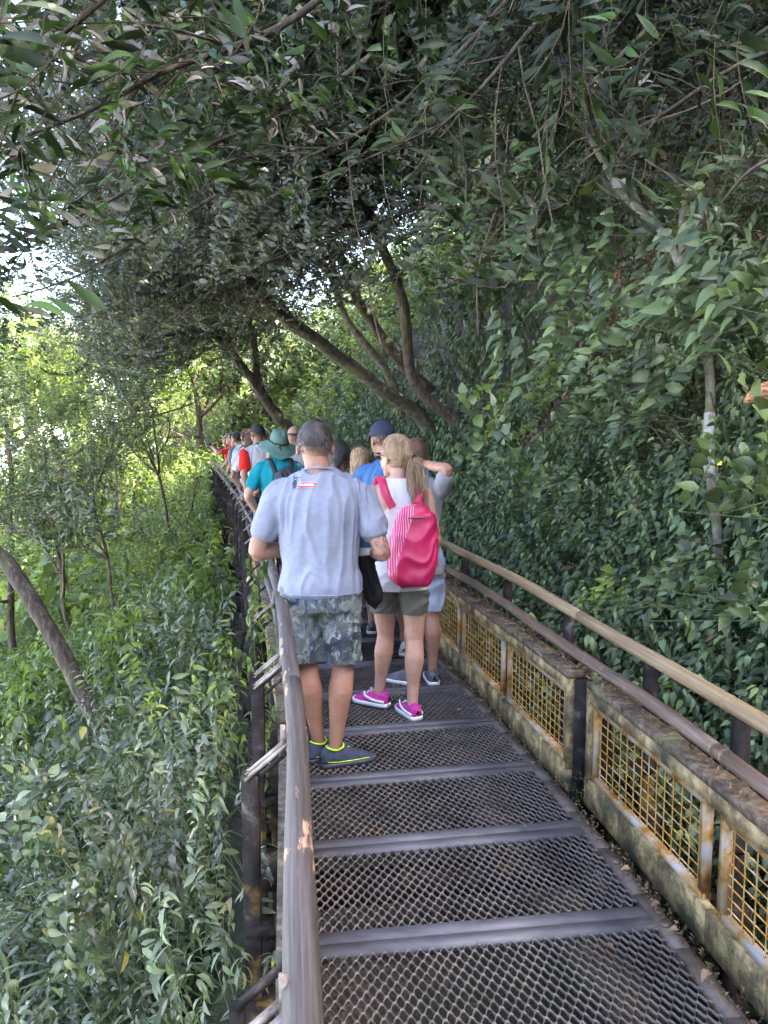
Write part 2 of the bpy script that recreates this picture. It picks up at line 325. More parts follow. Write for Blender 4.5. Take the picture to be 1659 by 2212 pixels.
# ================================================================== walkway
walk = tag(empty('walkway', (0, 2.5, 0)), 'steel grating walkway curving away between railings above the slope', 'walkway', kind='structure')
walk_inv = Vector((0, -2.5, 0))
def part(mb, name, m, parent, off, **k):
    o = mb.build(name, m, parent, **k); o.location = off; return o
U0, U1 = -.60, .555
beamY = [2.467 + .603 * i for i in range(-4, 45)]
PW, PP = .039, .0265
for i in range(len(beamY) - 1):
    y0, y1 = beamY[i] + .063, beamY[i + 1] - .063
    if y1 > 24: break
    mb = MB(); near = y0 < 3.6; sp = 8 if y0 < 3.2 else (6 if y0 < 5 else 4)
    nk = int((y1 - y0) / PP); nu = int((U1 - U0) / PW * sp); us = np.linspace(U0, U1, nu + 1)
    e0, e1 = PT(y0, 0), PT(y1, 0); t = (e1 - e0); nrm = Vector((t.y, -t.x, 0)).normalized()
    for k in range(nk):
        yy = (k + .5) / nk; ph = (k % 2) * math.pi; wv = np.cos(2 * np.pi * us / PW + ph); wv = np.sign(wv) * np.abs(wv) ** .85
        base = np.array(e0 + t * yy)
        P = base[None, :] + us[:, None] * np.array(nrm)[None, :] + (wv * PP * .5 * .94)[:, None] * np.array(t.normalized())[None, :]
        T = np.array(t.normalized()); zz = np.array((0, 0, 1.))
        if sp >= 6: prof = [(-.0035, -.0075), (.0015, .0035), (.0038, .0025), (-.0012, -.0085)]
        else: prof = [(-.004, -.006), (.0035, .003), (.004, -.002)]
        V = np.stack([P + a * T + (b + .0025 * wv[:, None]) * zz for a, b in prof], 1).reshape(-1, 3); q = len(prof)
        F = [(j*q+a, j*q+(a+1) % q, (j+1)*q+(a+1) % q, (j+1)*q+a) for j in range(nu) for a in range(q)]
        mb.add(V, F)
    part(mb, 'grating_panel', M['grating'], walk, walk_inv)
for y in beamY[:-9]:
    if y > 24: break
    mb = MB()
    for dy in (-.031, .031):
        a, b = PT(y + dy, U0 - .005, -.012), PT(y + dy, U1 + .004, -.012)
        mb.bar(a, b, .056, .03)
    part(mb, 'cross_beam', M['beam'], walk, walk_inv)
for side in (-1, 1):
    k = 0; y = -1.0
    while y < 23:
        y2 = y + 1.8; n = 6; mb = MB(); uu = (U1 + .035) if side > 0 else (U0 - .035)
        for q in range(n):
            a, b = y + (y2 - y) * q / n, y + (y2 - y) * (q + 1) / n
            mb.bar(PT(a, uu, -.016), PT(b - .004 * (q == n - 1), uu, -.016), .058, .032)
        # bolts
        for q in (.2, 1.1, 1.62):
            p = PT(y + q, uu, .002); mb.tube([p, p + Vector((0, 0, .004))], .019, 12)
        part(mb, 'edge_angle', M['edge'], walk, walk_inv)
        mb = MB()
        mb.bar(PT(y, uu * 1.02, -.17), PT(y2, uu * 1.02, -.17), .07, .2); part(mb, 'side_beam', M['black'], walk, walk_inv)
        y = y2
for y in np.arange(-.5, 23, 1.8):
    mb = MB(); mb.bar(PT(y, -.75, -.2), PT(y, .78, -.2), .08, .12); part(mb, 'joist', M['black'], walk, walk_inv)

# ================================================================== railings
def railing(side, label, sections, rails, ymax):
    root = tag(empty('railing', PT(3, side * .68, 0)), label, 'railing'); off = -root.location
    HP = .56
    for (ya, yb, du) in sections:
        n = max(1, round((yb - ya) / .97)); uo = side * (.655 + du); 
        mb = MB(); st = (yb - ya) / (n * 3)
        ys_ = [ya + st * i for i in range(n * 3 + 1)]
        for a, b in zip(ys_[:-1], ys_[1:]):
            mb.bar(PT(a, uo, .055), PT(b, uo, .055), .035, .13)         # bottom plate
            mb.bar(PT(a, uo, HP - .05), PT(b, uo, HP - .05), .035, .055)
        for y_ in (ya + .018, yb - .018):
            mb.bar(PT(y_, uo, .10), PT(y_, uo, HP - .04), .034, .05, up=(0, 1, 0))
        fr = part(mb, 'panel_frame', M['mossy'], root, off)
        mb = MB()
        for a, b in zip(ys_[:-1], ys_[1:]):
            mb.bar(PT(a, uo + side * .026, HP - .006), PT(b, uo + side * .026, HP - .006), .09, .028)
        t2 = mb.build('top_plate', M['toprail'], fr)
        for y_ in (ya - .002, yb + .002):
            mb = MB(); mb.bar(PT(y_, uo + side * .055, -.2), PT(y_, uo + side * .055, HP - .025), .085, .06, up=(0, 1, 0))
            mb.build('end_post', M['black'], fr)
        for i in range(n):
            a = ya + (yb - ya) * i / n + .045; b = ya + (yb - ya) * (i + 1) / n - .035
            if a < -.3: continue
            z0, z1 = .125, HP - .085; uu = uo + side * .012; mb = MB()
            mb.bar(PT(a, uu, z0), PT(b, uu, z0), .03, .035); mb.bar(PT(a, uu, z1), PT(b, uu, z1), .03, .04)
            for y_ in (a + .016, b - .016): mb.bar(PT(y_, uu, z0), PT(y_, uu, z1), .028, .034, up=(0, 1, 0))
            for q in (.2, .5, .8):
                p = PT(a + (b - a) * q, uu - side * .015, z1); mb.tube([p, p - PT(a, side, 0) * 0 + (PT(a, 0, 0) - PT(a, side, 0)) * .004], .007, 8)
            inn = part(mb, 'mesh_panel', M['rust'], root, off)
            mb = MB(); nv = 15 if a < 9 else 9; nh = 8
            rr = .0026
            for q in range(1, nv):
                y_ = a + (b - a) * q / nv + random.uniform(-.002, .002); mb.tube([PT(y_, uu, z0), PT(y_, uu, z1)], rr, 5, cap=False)
            for q in range(1, nh + 1):
                z = z0 + (z1 - z0) * q / (nh + 1); mb.tube([PT(a, uu + side * .006, z), PT((a + b) / 2, uu + side * .006, z + random.uniform(-.003, .003)), PT(b, uu + side * .006, z)], rr, 5, cap=False)
            mb.build('wire_mesh', M['wire'], inn)
    for (z, m, r, du, joints) in rails:
        yj = joints
        for a, b in zip(yj[:-1], yj[1:]):
            n = max(3, int((b - a) / .25)); pts = []; rad = []
            for q in range(n + 1):
                y_ = a + (b - a) * q / n; w_ = .006 * math.sin(y_ * 3.1 + z * 9)
                pts.append(PT(y_, side * (.675 + du) + w_, z + .004 * math.sin(y_ * 2.3 + 5 * z))); rad.append(r * (1 + .03 * math.sin(y_ * 5 + z)) * (.985 if q == 0 else 1))
            mb = MB(); mb.tube(pts, rad, 20, jitter=.05, seed=a, co=True)
            for q in np.arange(a + .35, b, .62):       # bamboo nodes
                if m == 'pole_grey': break
                p = PT(q, side * (.675 + du) + .006 * math.sin(q * 3.1 + z * 9), z + .004 * math.sin(q * 2.3 + 5 * z)); d = (PT(q + .01, side * .675, z) - PT(q, side * .675, z)).normalized() * .004
                mb.tube([p - d * 2, p, p + d * 2], [r * .99, r * 1.035, r * .99], 20, cap=False, co=True)
            part(mb, 'handrail', M[m], root, off, smooth=True, attr=True)
    return root, off
secR = [(-1.55, 3.28, .035), (3.40, 6.1, 0), (6.2, 8.9, 0), (9, 11.6, 0), (11.7, 14.3, 0), (14.4, 17, 0), (17.1, 20, 0), (20.1, 23, 0)]
# right railing: the section break stands about 3.35 m ahead
rr, roff = railing(1, 'right-hand railing with rusty orange mesh panels and two bamboo poles beside the slope', secR,
    [(.85, 'pole_tan', .027, 0, [-1.2, 3.36, 7.4, 11.4, 15.4, 19.4, 23]), (.67, 'pole_dark', .026, 0, [-1.2, 2.3, 6.2, 10.2, 14.2, 18.2, 23])], 23)
secL = [(-1.2, 2.98, .0), (3.06, 5.9, 0), (6, 8.9, 0), (9, 11.6, 0), (11.7, 14.3, 0), (14.4, 17, 0), (17.1, 20, 0), (20.1, 23, 0)]
rl, loff = railing(-1, 'left-hand railing with a thick worn grey pole, the crowd leaning on its far end', secL,
    [(.85, 'pole_grey', .030, 0, [-1.2, 2.62, 6.6, 10.6, 14.6, 18.6, 23]), (.67, 'pole_grey', .025, 0, [-1.2, 1.9, 5.9, 9.9, 13.9, 17.9, 23])], 23)
def posts(root, off, side, ylist):
    for y in ylist:
        u = side * .80; mb = MB()
        a, b = PT(y, u, -1.15), PT(y, u, .755)
        # channel section post
        mb.bar(a, b, .046, .008, up=(0, 1, 0)); mb.bar(a + (PT(y + .03, u, 0) - PT(y, u, 0)), b + (PT(y + .03, u, 0) - PT(y, u, 0)), .046, .006, up=(0, 1, 0))
        mb.bar(PT(y + .015, u - side * .021, -1.15), PT(y + .015, u - side * .021, .75), .006, .03, up=(0, 1, 0))
        po = part(mb, 'post', M['black'], root, off)
        for (d0, d1, z_, bw, bh) in ((-.06, .02, .30, .05, .03), (-.07, .05, .02, .07, .14), (-.05, .06, -.35, .08, .18)):
            mb = MB(); mb.bar(PT(y + .015, u + side * d0, z_), PT(y + .015, u + side * d1, z_), bw, bh); mb.build('gusset', M['black'], po)
        mb = MB()
        for dy in (0, .036): mb.bar(PT(y + dy, u + side * .012, .745), PT(y + dy, side * .695, .842), .008, .020, up=(0, 1, 0))
        mb.bar(PT(y + .018, side * .708, .80), PT(y + .018, side * .708, .89 if side < 0 else .855), .004, .014, up=(1, 0, 0))
        part(mb, 'bracket', M['bracket'], root, off)
        mb = MB(); mb.bar(PT(y + .35, u, .58), PT(y + .35, side * .70, .665), .012, .02, up=(0, 1, 0)); mb.bar(PT(y + .35, u, .45), PT(y + .35, u, .59), .03, .012, up=(0, 1, 0)); part(mb, 'lower_bracket', M['black'], root, off)
postY = [.25, 1.15, 2.13, 2.90, 3.04, 3.95, 4.85, 5.75] + [6.6 + .85 * i for i in range(19)]
posts(rl, loff, -1, postY)
posts(rr, roff, 1, [.6, 1.5, 2.35, 2.95, 3.75, 4.65, 5.55] + [6.5 + .95 * i for i in range(14)])
# debris: dry leaves lying on the deck edge and grating
mbl = []
DL = [(2.35, .60), (2.5, .61), (2.28, .34), (2.9, .585), (3.3, .52), (3.05, .30), (4.4, .42), (4.5, .2), (1.95, .60), (2.15, .59), (3.6, .58), (2.7, .60)]
LP_ = ['on the right deck edge, second nearest', 'at the kerb just past the lowest cross beam', 'on the lowest grating panel, away from the kerb', 'on the edge angle beside the near mesh panel',
       'near the foot of the black end post', 'in the middle of the second grating panel', 'on the panel beside the grey shoes', 'on the panel right of the pink shoes', 'on the right deck edge, nearest the viewer', 'on the right edge between the two lowest leaves', 'by the kerb beyond the black end post', 'on the edge angle, third from the viewer']
for i, (y, u) in enumerate(DL):
    mb = MB(); V, F, A = leaf(random.uniform(.03, .055), random.uniform(.4, .7), 3, .5, .3); A[:, 2] = random.random()
    V = V @ rotm(random.uniform(0, 6.3), .1, random.uniform(-.3, .3)).T; V[:, 2] += .016 - min(0, V[:, 2].min()); mb.add(V, F, 0, A)
    o = mb.build('dry_leaf', M['leaf_drool'], attr=True); o.location = PT(y, u, .0)
    tag(o, 'small dry brown leaf lying ' + LP_[i], 'fallen leaf', 'dry leaves fallen on the deck')

# waterfall: a broad white curtain across the valley, far off to the left
mb = MB(); A0, A1 = Vector((-58, 62, 0)), Vector((-17, 84, 0)); nx, nz = 160, 14; V = []
nrm_ = Vector((A1.y - A0.y, -(A1.x - A0.x), 0)).normalized()
for i in range(nx + 1):
    t = i / nx; p = A0.lerp(A1, t); top = 7.2 + .9 * noise.noise(Vector((t * 9, 0, 0))) + .5 * noise.noise(Vector((t * 30, 0, 0)))
    for j in range(nz + 1):
        s_ = j / nz; off = 1.2 * math.sin(s_ * 1.57) + .9 * noise.noise(Vector((t * 22, s_ * .8, 2))) + .35 * noise.noise(Vector((t * 90, s_ * 1.5, 5)))
        V.append(p + nrm_ * off + Vector((0, 0, top + (-11.5 - top) * s_)))
mb.add(V, [(i*(nz+1)+j, (i+1)*(nz+1)+j, (i+1)*(nz+1)+j+1, i*(nz+1)+j+1) for i in range(nx) for j in range(nz)])
wf = noisy('falling water', [(.25, (.45, .48, .48)), (.5, (.82, .84, .84)), (.8, (.88, .89, .89))], 1.1, .6, stretch=(1, 1, .12), bs=.6, bd=.2)
o = mb.build('waterfall', wf, smooth=True); so_ = o.modifiers.new('t', 'SOLIDIFY'); so_.thickness = .5
tag(o, 'broad white waterfall glaring through the thin trees far to the left', 'waterfall')
# ================================================================== vegetation
def project(P):
    """pixel of the photograph for points P (n,3) - used only to skip plants nobody could see"""
    x, y, z = P[:, 0], P[:, 1], P[:, 2] - 1.70; c, s_ = math.cos(PITCH), math.sin(PITCH)
    dep = y * c - z * s_; up = y * s_ + z * c; dep = np.where(dep < .15, .15, dep)
    return 829.5 + 1662 * x / dep, 1106 - 1662 * up / dep, np.where(y * c - z * s_ < .15, -1, dep)
def seen(P, mx=320, my=300):
    a, b, d = project(P); return ((a > -mx) & (a < 1659 + mx) & (b > -my) & (b < 2212 + my) & (d > 0))
rg = np.random.default_rng(11)
T = {}
T['ov'] = [sprig(rg, 11, .30, .082, .50, 3, 1.0, .6, 'alt', .0022, .36, up=.1, hang=.55) for _ in range(8)]                 # small ovate leaves
T['ovB'] = [sprig(rg, 14, .50, .135, .38, 4, 1.2, .75, 'alt', .0025, .36, up=-.1, hang=.6) for _ in range(6)]                # larger ovate leaves
T['lance'] = [sprig(rg, 20, .58, .115, .27, 3, .7, .7, 'spiral', .003, .4, up=.35, hang=.3) for _ in range(8)]            # herb with lance leaves
T['small'] = [sprig(rg, 28, .6, .058, .40, 2, 1.3, .5, 'alt', .0028, .45, up=.0) for _ in range(8)]             # drooping twig, small leaves
T['mid'] = [sprig(rg, 22, .55, .075, .36, 2, 1.4, .6, 'alt', .003, .42, up=-.2) for _ in range(8)]
T['long'] = [sprig(rg, 10, .50, .145, .21, 4, 1.5, .7, 'alt', .003, .42, up=-.2, tintspread=.95, hang=.9) for _ in range(10)]
T['far'] = [sprig(rg, 16, 1.2, .26, .5, 1, 1.2, .4, 'spiral', .008, .45, up=.2) for _ in range(6)]
T['farS'] = [sprig(rg, 18, .9, .15, .45, 1, 1.2, .4, 'spiral', .006, .45, up=.2) for _ in range(6)]
T['vine'] = [sprig(rg, 14, .7, .11, .72, 3, 2.4, .35, 'alt', .002, .33, up=.5) for _ in range(5)]
T['tiny'] = [sprig(rg, 14, .22, .035, .6, 1, 1.0, .5, 'spiral', .0015, .45, up=.3) for _ in range(5)]
T['blade'] = [sprig(rg, 10, .42, .30, .06, 3, .6, .9, 'spiral', .002, .45, up=.8) for _ in range(4)]

def scatter(name, kinds, P, yaw, tilt, sc, mats, parent=None, yawspread=.7, tint=.25, bias=0., **tg):
    mb = MB(); n = len(P); idx = rg.integers(0, len(kinds), n)
    Rm = rots(n, rg, yaw, tilt, 1, yawspread)
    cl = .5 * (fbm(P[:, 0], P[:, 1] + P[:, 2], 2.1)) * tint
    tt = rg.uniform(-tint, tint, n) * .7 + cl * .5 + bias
    for k in range(len(kinds)):
        m = idx == k
        if m.any(): mb.tile(kinds[k], Rm[m], P[m], sc[m], tt[m])
    o = mb.build(name, mats, parent, attr=True)
    return tag(o, **tg) if tg else o

def surf(n, y0, y1, u0, u1, lift=(0, .25), cull=True):
    """random points on the slope between two offsets of the path"""
    y = rg.uniform(y0, y1, n); u = rg.uniform(u0, u1, n)
    c = np.interp(y, CL[:, 1], CL[:, 0]); dc = (np.interp(y + .2, CL[:, 1], CL[:, 0]) - np.interp(y - .2, CL[:, 1], CL[:, 0])) / .4
    k = 1 / np.sqrt(1 + dc * dc); X = c + u * k; Y = y - u * dc * k
    Z = ground_z(X, Y) + rg.uniform(*lift, n); P = np.stack([X, Y, Z], 1)
    return P[seen(P)] if cull else P
def slope_plants(name, kinds, n, y0, y1, u0, u1, sc0, sc1, mats, lift, yaw, tilt, clump=.0, thin=0., **kw):
    P = surf(n, y0, y1, u0, u1, lift)
    if clump: # bare gaps where soil shows
        f = fbm(P[:, 0] * 1.0, P[:, 1] + P[:, 2] * .6, 1.9, 3) + .6 * fbm(P[:, 0], P[:, 1], 5.3, 1); P = P[f > -clump + rg.uniform(-.3, .3, len(P)) + (thin * np.clip(sdist(P[:, 0], P[:, 1]) - 1.9, 0, 1.8) if thin else 0)]
    d = np.hypot(P[:, 0], P[:, 1]); P = P[d > 1.1]
    return scatter(name, kinds, P, np.full(len(P), yaw), rg.uniform(tilt[0], tilt[1], len(P)), rg.uniform(sc0, sc1, len(P)), mats, **kw)
ST = 'stuff'
twg = M['greenstem']
# right-hand slope (rises away from the rail); plants lean out towards the path (yaw pi/2 : +Y -> -X)
W90 = math.pi / 2
slope_plants('undergrowth', T['ov'], 17000, -.2, 9, .98, 5.4, .55, 1.15, [M['leaf_teal'], twg], (.0, .28), W90, (-.2, .9), clump=1.2, thin=1.6, yawspread=1.4, bias=.16, kind=ST,
             label='dense ovate-leaved undergrowth covering the slope behind the bamboo railing', cat='undergrowth')
slope_plants('undergrowth', T['ovB'], 3600, .2, 9, 1.1, 5.4, .45, .95, [M['leaf_teal'], twg], (.05, .38), W90, (.1, 1.2), clump=.8, thin=.95, yawspread=1.3, bias=.2, kind=ST,
             label='larger drooping leaves scattered through the right slope undergrowth', cat='undergrowth')
slope_plants('ground_cover', T['tiny'], 5200, 0, 7, .92, 3.4, .8, 1.7, [M['leaf_mid'], twg], (-.02, .1), W90, (-.1, .7), yawspread=2, kind=ST,
             label='tiny-leaved creeping plants low on the right bank just behind the railing', cat='ground cover')
slope_plants('undergrowth', T['ovB'], 7500, 9, 26, 1.1, 9, .7, 1.3, [M['leaf_teal'], twg], (.0, .4), W90, (-.2, .9), clump=1.1, thin=1.0, yawspread=1.2, kind=ST,
             label='mass of leafy undergrowth on the hillside behind the crowd', cat='undergrowth')
slope_plants('undergrowth', T['far'], 5000, 8, 60, 4, 22, .7, 1.3, [M['leaf_mid'], M['twig']], (.0, 1.2), W90, (-.2, 1.0), yawspread=2, kind=ST,
             label='dark leafy cover high on the hillside among the trunks', cat='undergrowth')
slope_plants('dry_litter', [sprig(rg, 8, .3, .09, .4, 1, 1.5, .6, 'spiral', .003, .45) for _ in range(3)], 3200, .5, 10, 1.0, 6, .5, 1.2, [M['leaf_drool'], M['twig']], (-.02, .08), W90, (.3, 1.4), yawspread=3, kind=ST,
             label='brown dead leaves and stalks caught among the right bank plants', cat='leaf litter')
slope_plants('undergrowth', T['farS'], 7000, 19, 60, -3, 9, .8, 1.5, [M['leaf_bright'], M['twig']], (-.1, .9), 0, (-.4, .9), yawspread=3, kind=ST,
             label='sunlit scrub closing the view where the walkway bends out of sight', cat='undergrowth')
P = surf(260, 2.5, 13, 2.0, 7.5, (-.05, .05)); mb = MB()
for p in P:
    d = Vector((rg.normal(-.35, .35), rg.normal(-.25, .3), 1)).normalized(); L = rg.uniform(.6, 2.4); q = Vector(p); b = [q]
    for _ in range(5): d = (d + Vector(rg.normal(0, .14, 3)) + Vector((-.04, 0, -.05))).normalized(); b.append(b[-1] + d * L / 5)
    r_ = rg.uniform(.003, .011); mb.tube(b, [r_ * (1 - .13 * i) for i in range(6)], 5, cap=False)
tag(mb.build('bare_stems', M['bark'], smooth=True), 'tangle of bare brown stems standing in the shaded hollow of the right slope', 'stems', kind=ST)
# left-hand slope (falls away)
slope_plants('undergrowth', T['lance'], 14000, .3, 10, -6.5, -1.2, .35, .8, [M['leaf_herb'], twg], (-.05, .2), -W90, (-.1, .7), clump=.85, yawspread=2.2, kind=ST,
             label='grey-green lance-leaved herbs filling the slope below the left railing', cat='undergrowth')
slope_plants('undergrowth', T['ov'], 12000, .3, 9, -5.5, -1.05, .5, 1.0, [M['leaf_mid'], twg], (-.02, .18), -W90, (-.1, .8), clump=1.5, yawspread=2.5, kind=ST,
             label='low round-leaved plants between the lance-leaved herbs on the left slope', cat='undergrowth')
slope_plants('undergrowth', T['lance'], 7000, 9, 26, -12, -1.0, 1.0, 1.9, [M['leaf_bright'], twg], (-.1, .35), -W90, (-.3, .6), clump=1.4, yawspread=3, kind=ST,
             label='bright green undergrowth sloping down beside the far end of the walkway', cat='undergrowth')
slope_plants('undergrowth', T['ovB'], 2600, 5, 20, -9, -1.0, .8, 1.3, [M['leaf_mid'], twg], (-.05, .5), -W90, (-.2, .8), clump=.8, yawspread=3, kind=ST,
             label='mid green broad leaves mixed through the left slope beyond the leaning trunk', cat='undergrowth')
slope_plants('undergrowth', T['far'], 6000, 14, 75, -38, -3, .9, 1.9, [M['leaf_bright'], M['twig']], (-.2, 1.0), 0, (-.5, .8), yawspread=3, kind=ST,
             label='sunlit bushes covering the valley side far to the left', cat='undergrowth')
slope_plants('ferns', T['blade'], 420, .8, 8, -4, -1, .8, 1.5, [M['leaf_mid'], twg], (0, .1), 0, (-.3, .4), yawspread=3, kind=ST,
             label='grassy blades sprouting between the herbs on the left slope', cat='grass')

# ------------------------------------------------------------------ trees
def curve_pts(P, n=6):
    """smooth path through control points (Catmull-Rom)"""
    P = [Vector(p) for p in P]; Q = [P[0] * 2 - P[1]] + P + [P[-1] * 2 - P[-2]]; out = []
    for i in range(1, len(Q) - 2):
        for k in range(n):
            t = k / n; a, b, c, d = Q[i-1], Q[i], Q[i+1], Q[i+2]
            out.append(.5 * ((2*b) + (c - a)*t + (2*a - 5*b + 4*c - d)*t*t + (3*b - a - 3*c + d)*t**3))
    return out + [P[-1]]
def wobble(P, amp, seed):
    return [p + noise.noise_vector(p * 1.3 + Vector((seed, seed * 2, 0))) * amp * (0.2 + min(1, i / 4)) for i, p in enumerate(P)]
def branch(p, d, L, k, rnd, sag=.25, wig=.22):
    P = [p.copy()]; d = d.normalized()
    for i in range(k):
        d = (d + Vector((rnd.uniform(-wig, wig), rnd.uniform(-wig, wig), rnd.uniform(-wig, wig) - sag * (i / k) * .5))).normalized(); P.append(P[-1] + d * L / k)
    return P
def tree(name, label, trunk, r0, r1, bark, limbs, kinds, leafm, seed, per=26, sc=(.8, 1.25), spread=.5, cat='tree', group=None, droop=(.5, 2.2), bias=0., extra_moss=False, limb_r=.4, twigs=True, cull=True, jit=.22, tint=.25):
    """trunk: control points; limbs: list of (t along trunk, direction, length)"""
    rnd = random.Random(seed); base = Vector(trunk[0]); root = tag(empty(name, base), label, cat, group)
    P = wobble(curve_pts(trunk, 8), .05, seed); n = len(P)
    rad = [r0 + (r1 - r0) * (i / (n - 1)) ** .8 for i in range(n)]; rad[0] *= 1.35; rad[1] *= 1.12
    mb = MB(); mb.tube(P, rad, 14, jitter=jit, seed=seed); o = mb.build('trunk', M[bark], root, smooth=True); o.location = -base
    ends = []; lb = MB()
    for (t, d, L) in limbs:
        i = min(int(t * (n - 1)), n - 2); p = P[i]; B = branch(p, Vector(d), L, 7, rnd); rr = min(rad[i] * .8, .011 * L + .012) * (limb_r / .4)
        lb.tube(B, [rr * (1 - .8 * q / 7) + .004 for q in range(8)], 7, jitter=.15, seed=seed)
        for q in range(2, 8):
            for z in range(2 if q < 7 else 3):
                dd = (B[q] - B[q-1]).normalized() + Vector((rnd.uniform(-1, 1), rnd.uniform(-1, 1), rnd.uniform(-.8, .6))) * .9
                C = branch(B[q], dd, L * rnd.uniform(.22, .42), 4, rnd, .4)
                if twigs: lb.tube(C, [.010 * (1 - .7 * s_ / 4) * (.6 + L * .1) for s_ in range(5)], 4, cap=False)
                ends += [C[1], C[2], C[3], C[4]]
    if limbs:
        o = lb.build('limbs', M['twig'] if bark != 'bark_pale' else M[bark], root, smooth=True); o.location = -base
        E = np.array([list(e) for e in ends]); n_ = int(len(E) * per)
        Q = E[rg.integers(0, len(E), n_)] + rg.normal(0, spread, (n_, 3)) * np.array([1, 1, .8])
        if cull: Q = Q[seen(Q, 260, 260)]
        # keep clear of the space people walk through
        u = sdist(Q[:, 0], Q[:, 1]); Q = Q[~((np.abs(u) < 1.9) & (Q[:, 2] < 2.9))]
        d = np.linalg.norm(Q - np.array([0, 0, 1.7]), axis=1); Q = Q[d > 1.6]
        if len(Q):
            o = scatter('crown', kinds, Q - np.array(base), np.zeros(len(Q)), rg.uniform(droop[0], droop[1], len(Q)), rg.uniform(sc[0], sc[1], len(Q)), [M[leafm], M['twig']], root, yawspread=3.14, bias=bias, tint=tint)
    return root
def U(px, py, Y): return unp(px, py, Y)
# leaning trunks behind the crowd, rooted in the hillside
tree('leaning_tree', 'thick mossy pale trunk leaning far to the left behind the heads', [U(990, 1010, 12.0), U(900, 900, 11.7), U(790, 815, 11.2), U(680, 735, 10.6), U(600, 675, 10.2), U(500, 560, 9.8)], .12, .07, 'bark_pale',
     [(.7, (-.3, -.6, .8), 2.0), (.85, (-.8, -.3, .1), 1.7), (.95, (-.2, -.7, .5), 2.0), (1., (-.6, -.4, .5), 1.8), (.9, (.2, -.6, 1), 2.2)], T['small'], 'leaf_grey', 3, per=11, sc=(.8, 1.2), spread=.36, bias=.08, droop=(1.2, 2.4))
tree('leaning_tree', 'forked dark trunk rising left out of the crowd behind the teal hat', [U(650, 960, 15.5), U(600, 900, 15.4), U(555, 835, 15.2), U(510, 770, 15), U(470, 690, 14.6)], .15, .05, 'bark',
     [(.45, (-.35, 0, 1), 3.0), (.6, (-.7, -.3, .6), 2.0), (.8, (-.6, .1, .8), 2.4), (1., (-.3, -.3, .8), 2.2), (.95, (-.7, -.6, -.1), 2.0)], T['small'], 'leaf_grey', 5, per=11, sc=(.9, 1.4), spread=.42, droop=(1.2, 2.4), limb_r=.8)
tree('leaning_tree', 'slim lichen-spotted trunk standing behind the thick mossy one', [U(870, 880, 12.6), U(830, 800, 12.5), U(780, 740, 12.4), U(740, 660, 12.3), U(715, 560, 12.2)], .075, .05, 'bark_pale',
     [(.9, (-.7, -.5, .8), 3), (1, (-.3, .2, 1), 3)], T['small'], 'leaf_grey', 7, per=11, sc=(.9, 1.4), spread=.45, droop=(1.2, 2.4))
tree('leaning_tree', 'dark crooked trunk curving up left above the navy cap', [U(930, 850, 11.6), U(830, 740, 11.5), U(800, 690, 11.4), U(770, 640, 11.2), U(715, 520, 11), U(650, 420, 10.7), U(600, 300, 10.4)], .09, .055, 'bark',
     [(.55, (-.8, -.5, .6), 2.2), (.8, (-.6, -.6, .4), 2.2), (.95, (-.8, -.6, .3), 2.2), (1., (-.6, -.4, .8), 3), (.7, (.5, -.6, .8), 2.4)], T['mid'], 'leaf_grey', 9, per=12, sc=(.8, 1.2), spread=.42, droop=(1.2, 2.5), bias=-.05)
tree('leaning_tree', 'long straight trunk in deep shade leaning over the slope right of centre', [U(1130, 1010, 10.5), U(1000, 920, 10.6), U(900, 830, 10.5), U(870, 640, 10.3), U(800, 480, 10), U(770, 330, 9.6)], .09, .055, 'bark',
     [(.75, (.4, -.7, .7), 2.6), (.9, (-.5, -.8, .4), 2.8), (1., (-.5, -.5, .5), 2.8)], T['mid'], 'leaf_long', 12, per=16, sc=(.8, 1.2), spread=.45, droop=(1, 2.4), bias=-.08)
# right-hand mossy tree, white lichen at its foot
rt = tree('crooked_tree', 'crooked mossy stem with a white lichen foot rising through the right-hand leaves', [U(1552, 1230, 4.3), U(1540, 1010, 4.4), U(1532, 860, 4.5), U(1515, 720, 4.6), U(1480, 610, 4.8), U(1420, 500, 5.0), U(1340, 410, 5.2), U(1290, 330, 5.4)], .027, .024, 'bark_pale',
     [(.6, (.3, .4, 1), 1.6), (.85, (-.6, .1, .7), 1.8), (1., (-.7, -.2, .7), 1.8), (.9, (.2, -.4, 1), 1.6)], T['mid'], 'leaf_long', 21, per=5, sc=(.55, .85), spread=.3, droop=(1.0, 2.4), bias=-.3)  # lowered tint puts the upper right shade into this crown's colour
mb = MB(); q = wobble(curve_pts([U(1552, 1230, 4.3), U(1540, 1010, 4.4), U(1532, 860, 4.5), U(1515, 720, 4.6), U(1480, 610, 4.8), U(1420, 500, 5.0), U(1340, 410, 5.2), U(1290, 330, 5.4)], 8), .05, 21)[7:15]; mb.tube([v - rt.location for v in q], .0305, 12, jitter=.1)
mb.build('lichen_patch', M['bark_white'], rt, smooth=True)
tree('crooked_tree', 'brown branching stem climbing up the right side behind the crooked mossy one', [U(1600, 800, 5.6), U(1480, 640, 5.8), U(1500, 480, 5.9), U(1560, 300, 6), U(1600, 60, 6)], .05, .04, 'bark',
     [(.5, (-.6, -.2, .8), 2), (.8, (-.6, -.6, .6), 2.2), (1, (-.3, -.5, 1), 2.2)], T['mid'], 'leaf_long', 23, per=6, sc=(.7, 1.), spread=.35, droop=(1, 2.4), bias=-.3)  # leaf tint darkened here too, standing in for shade
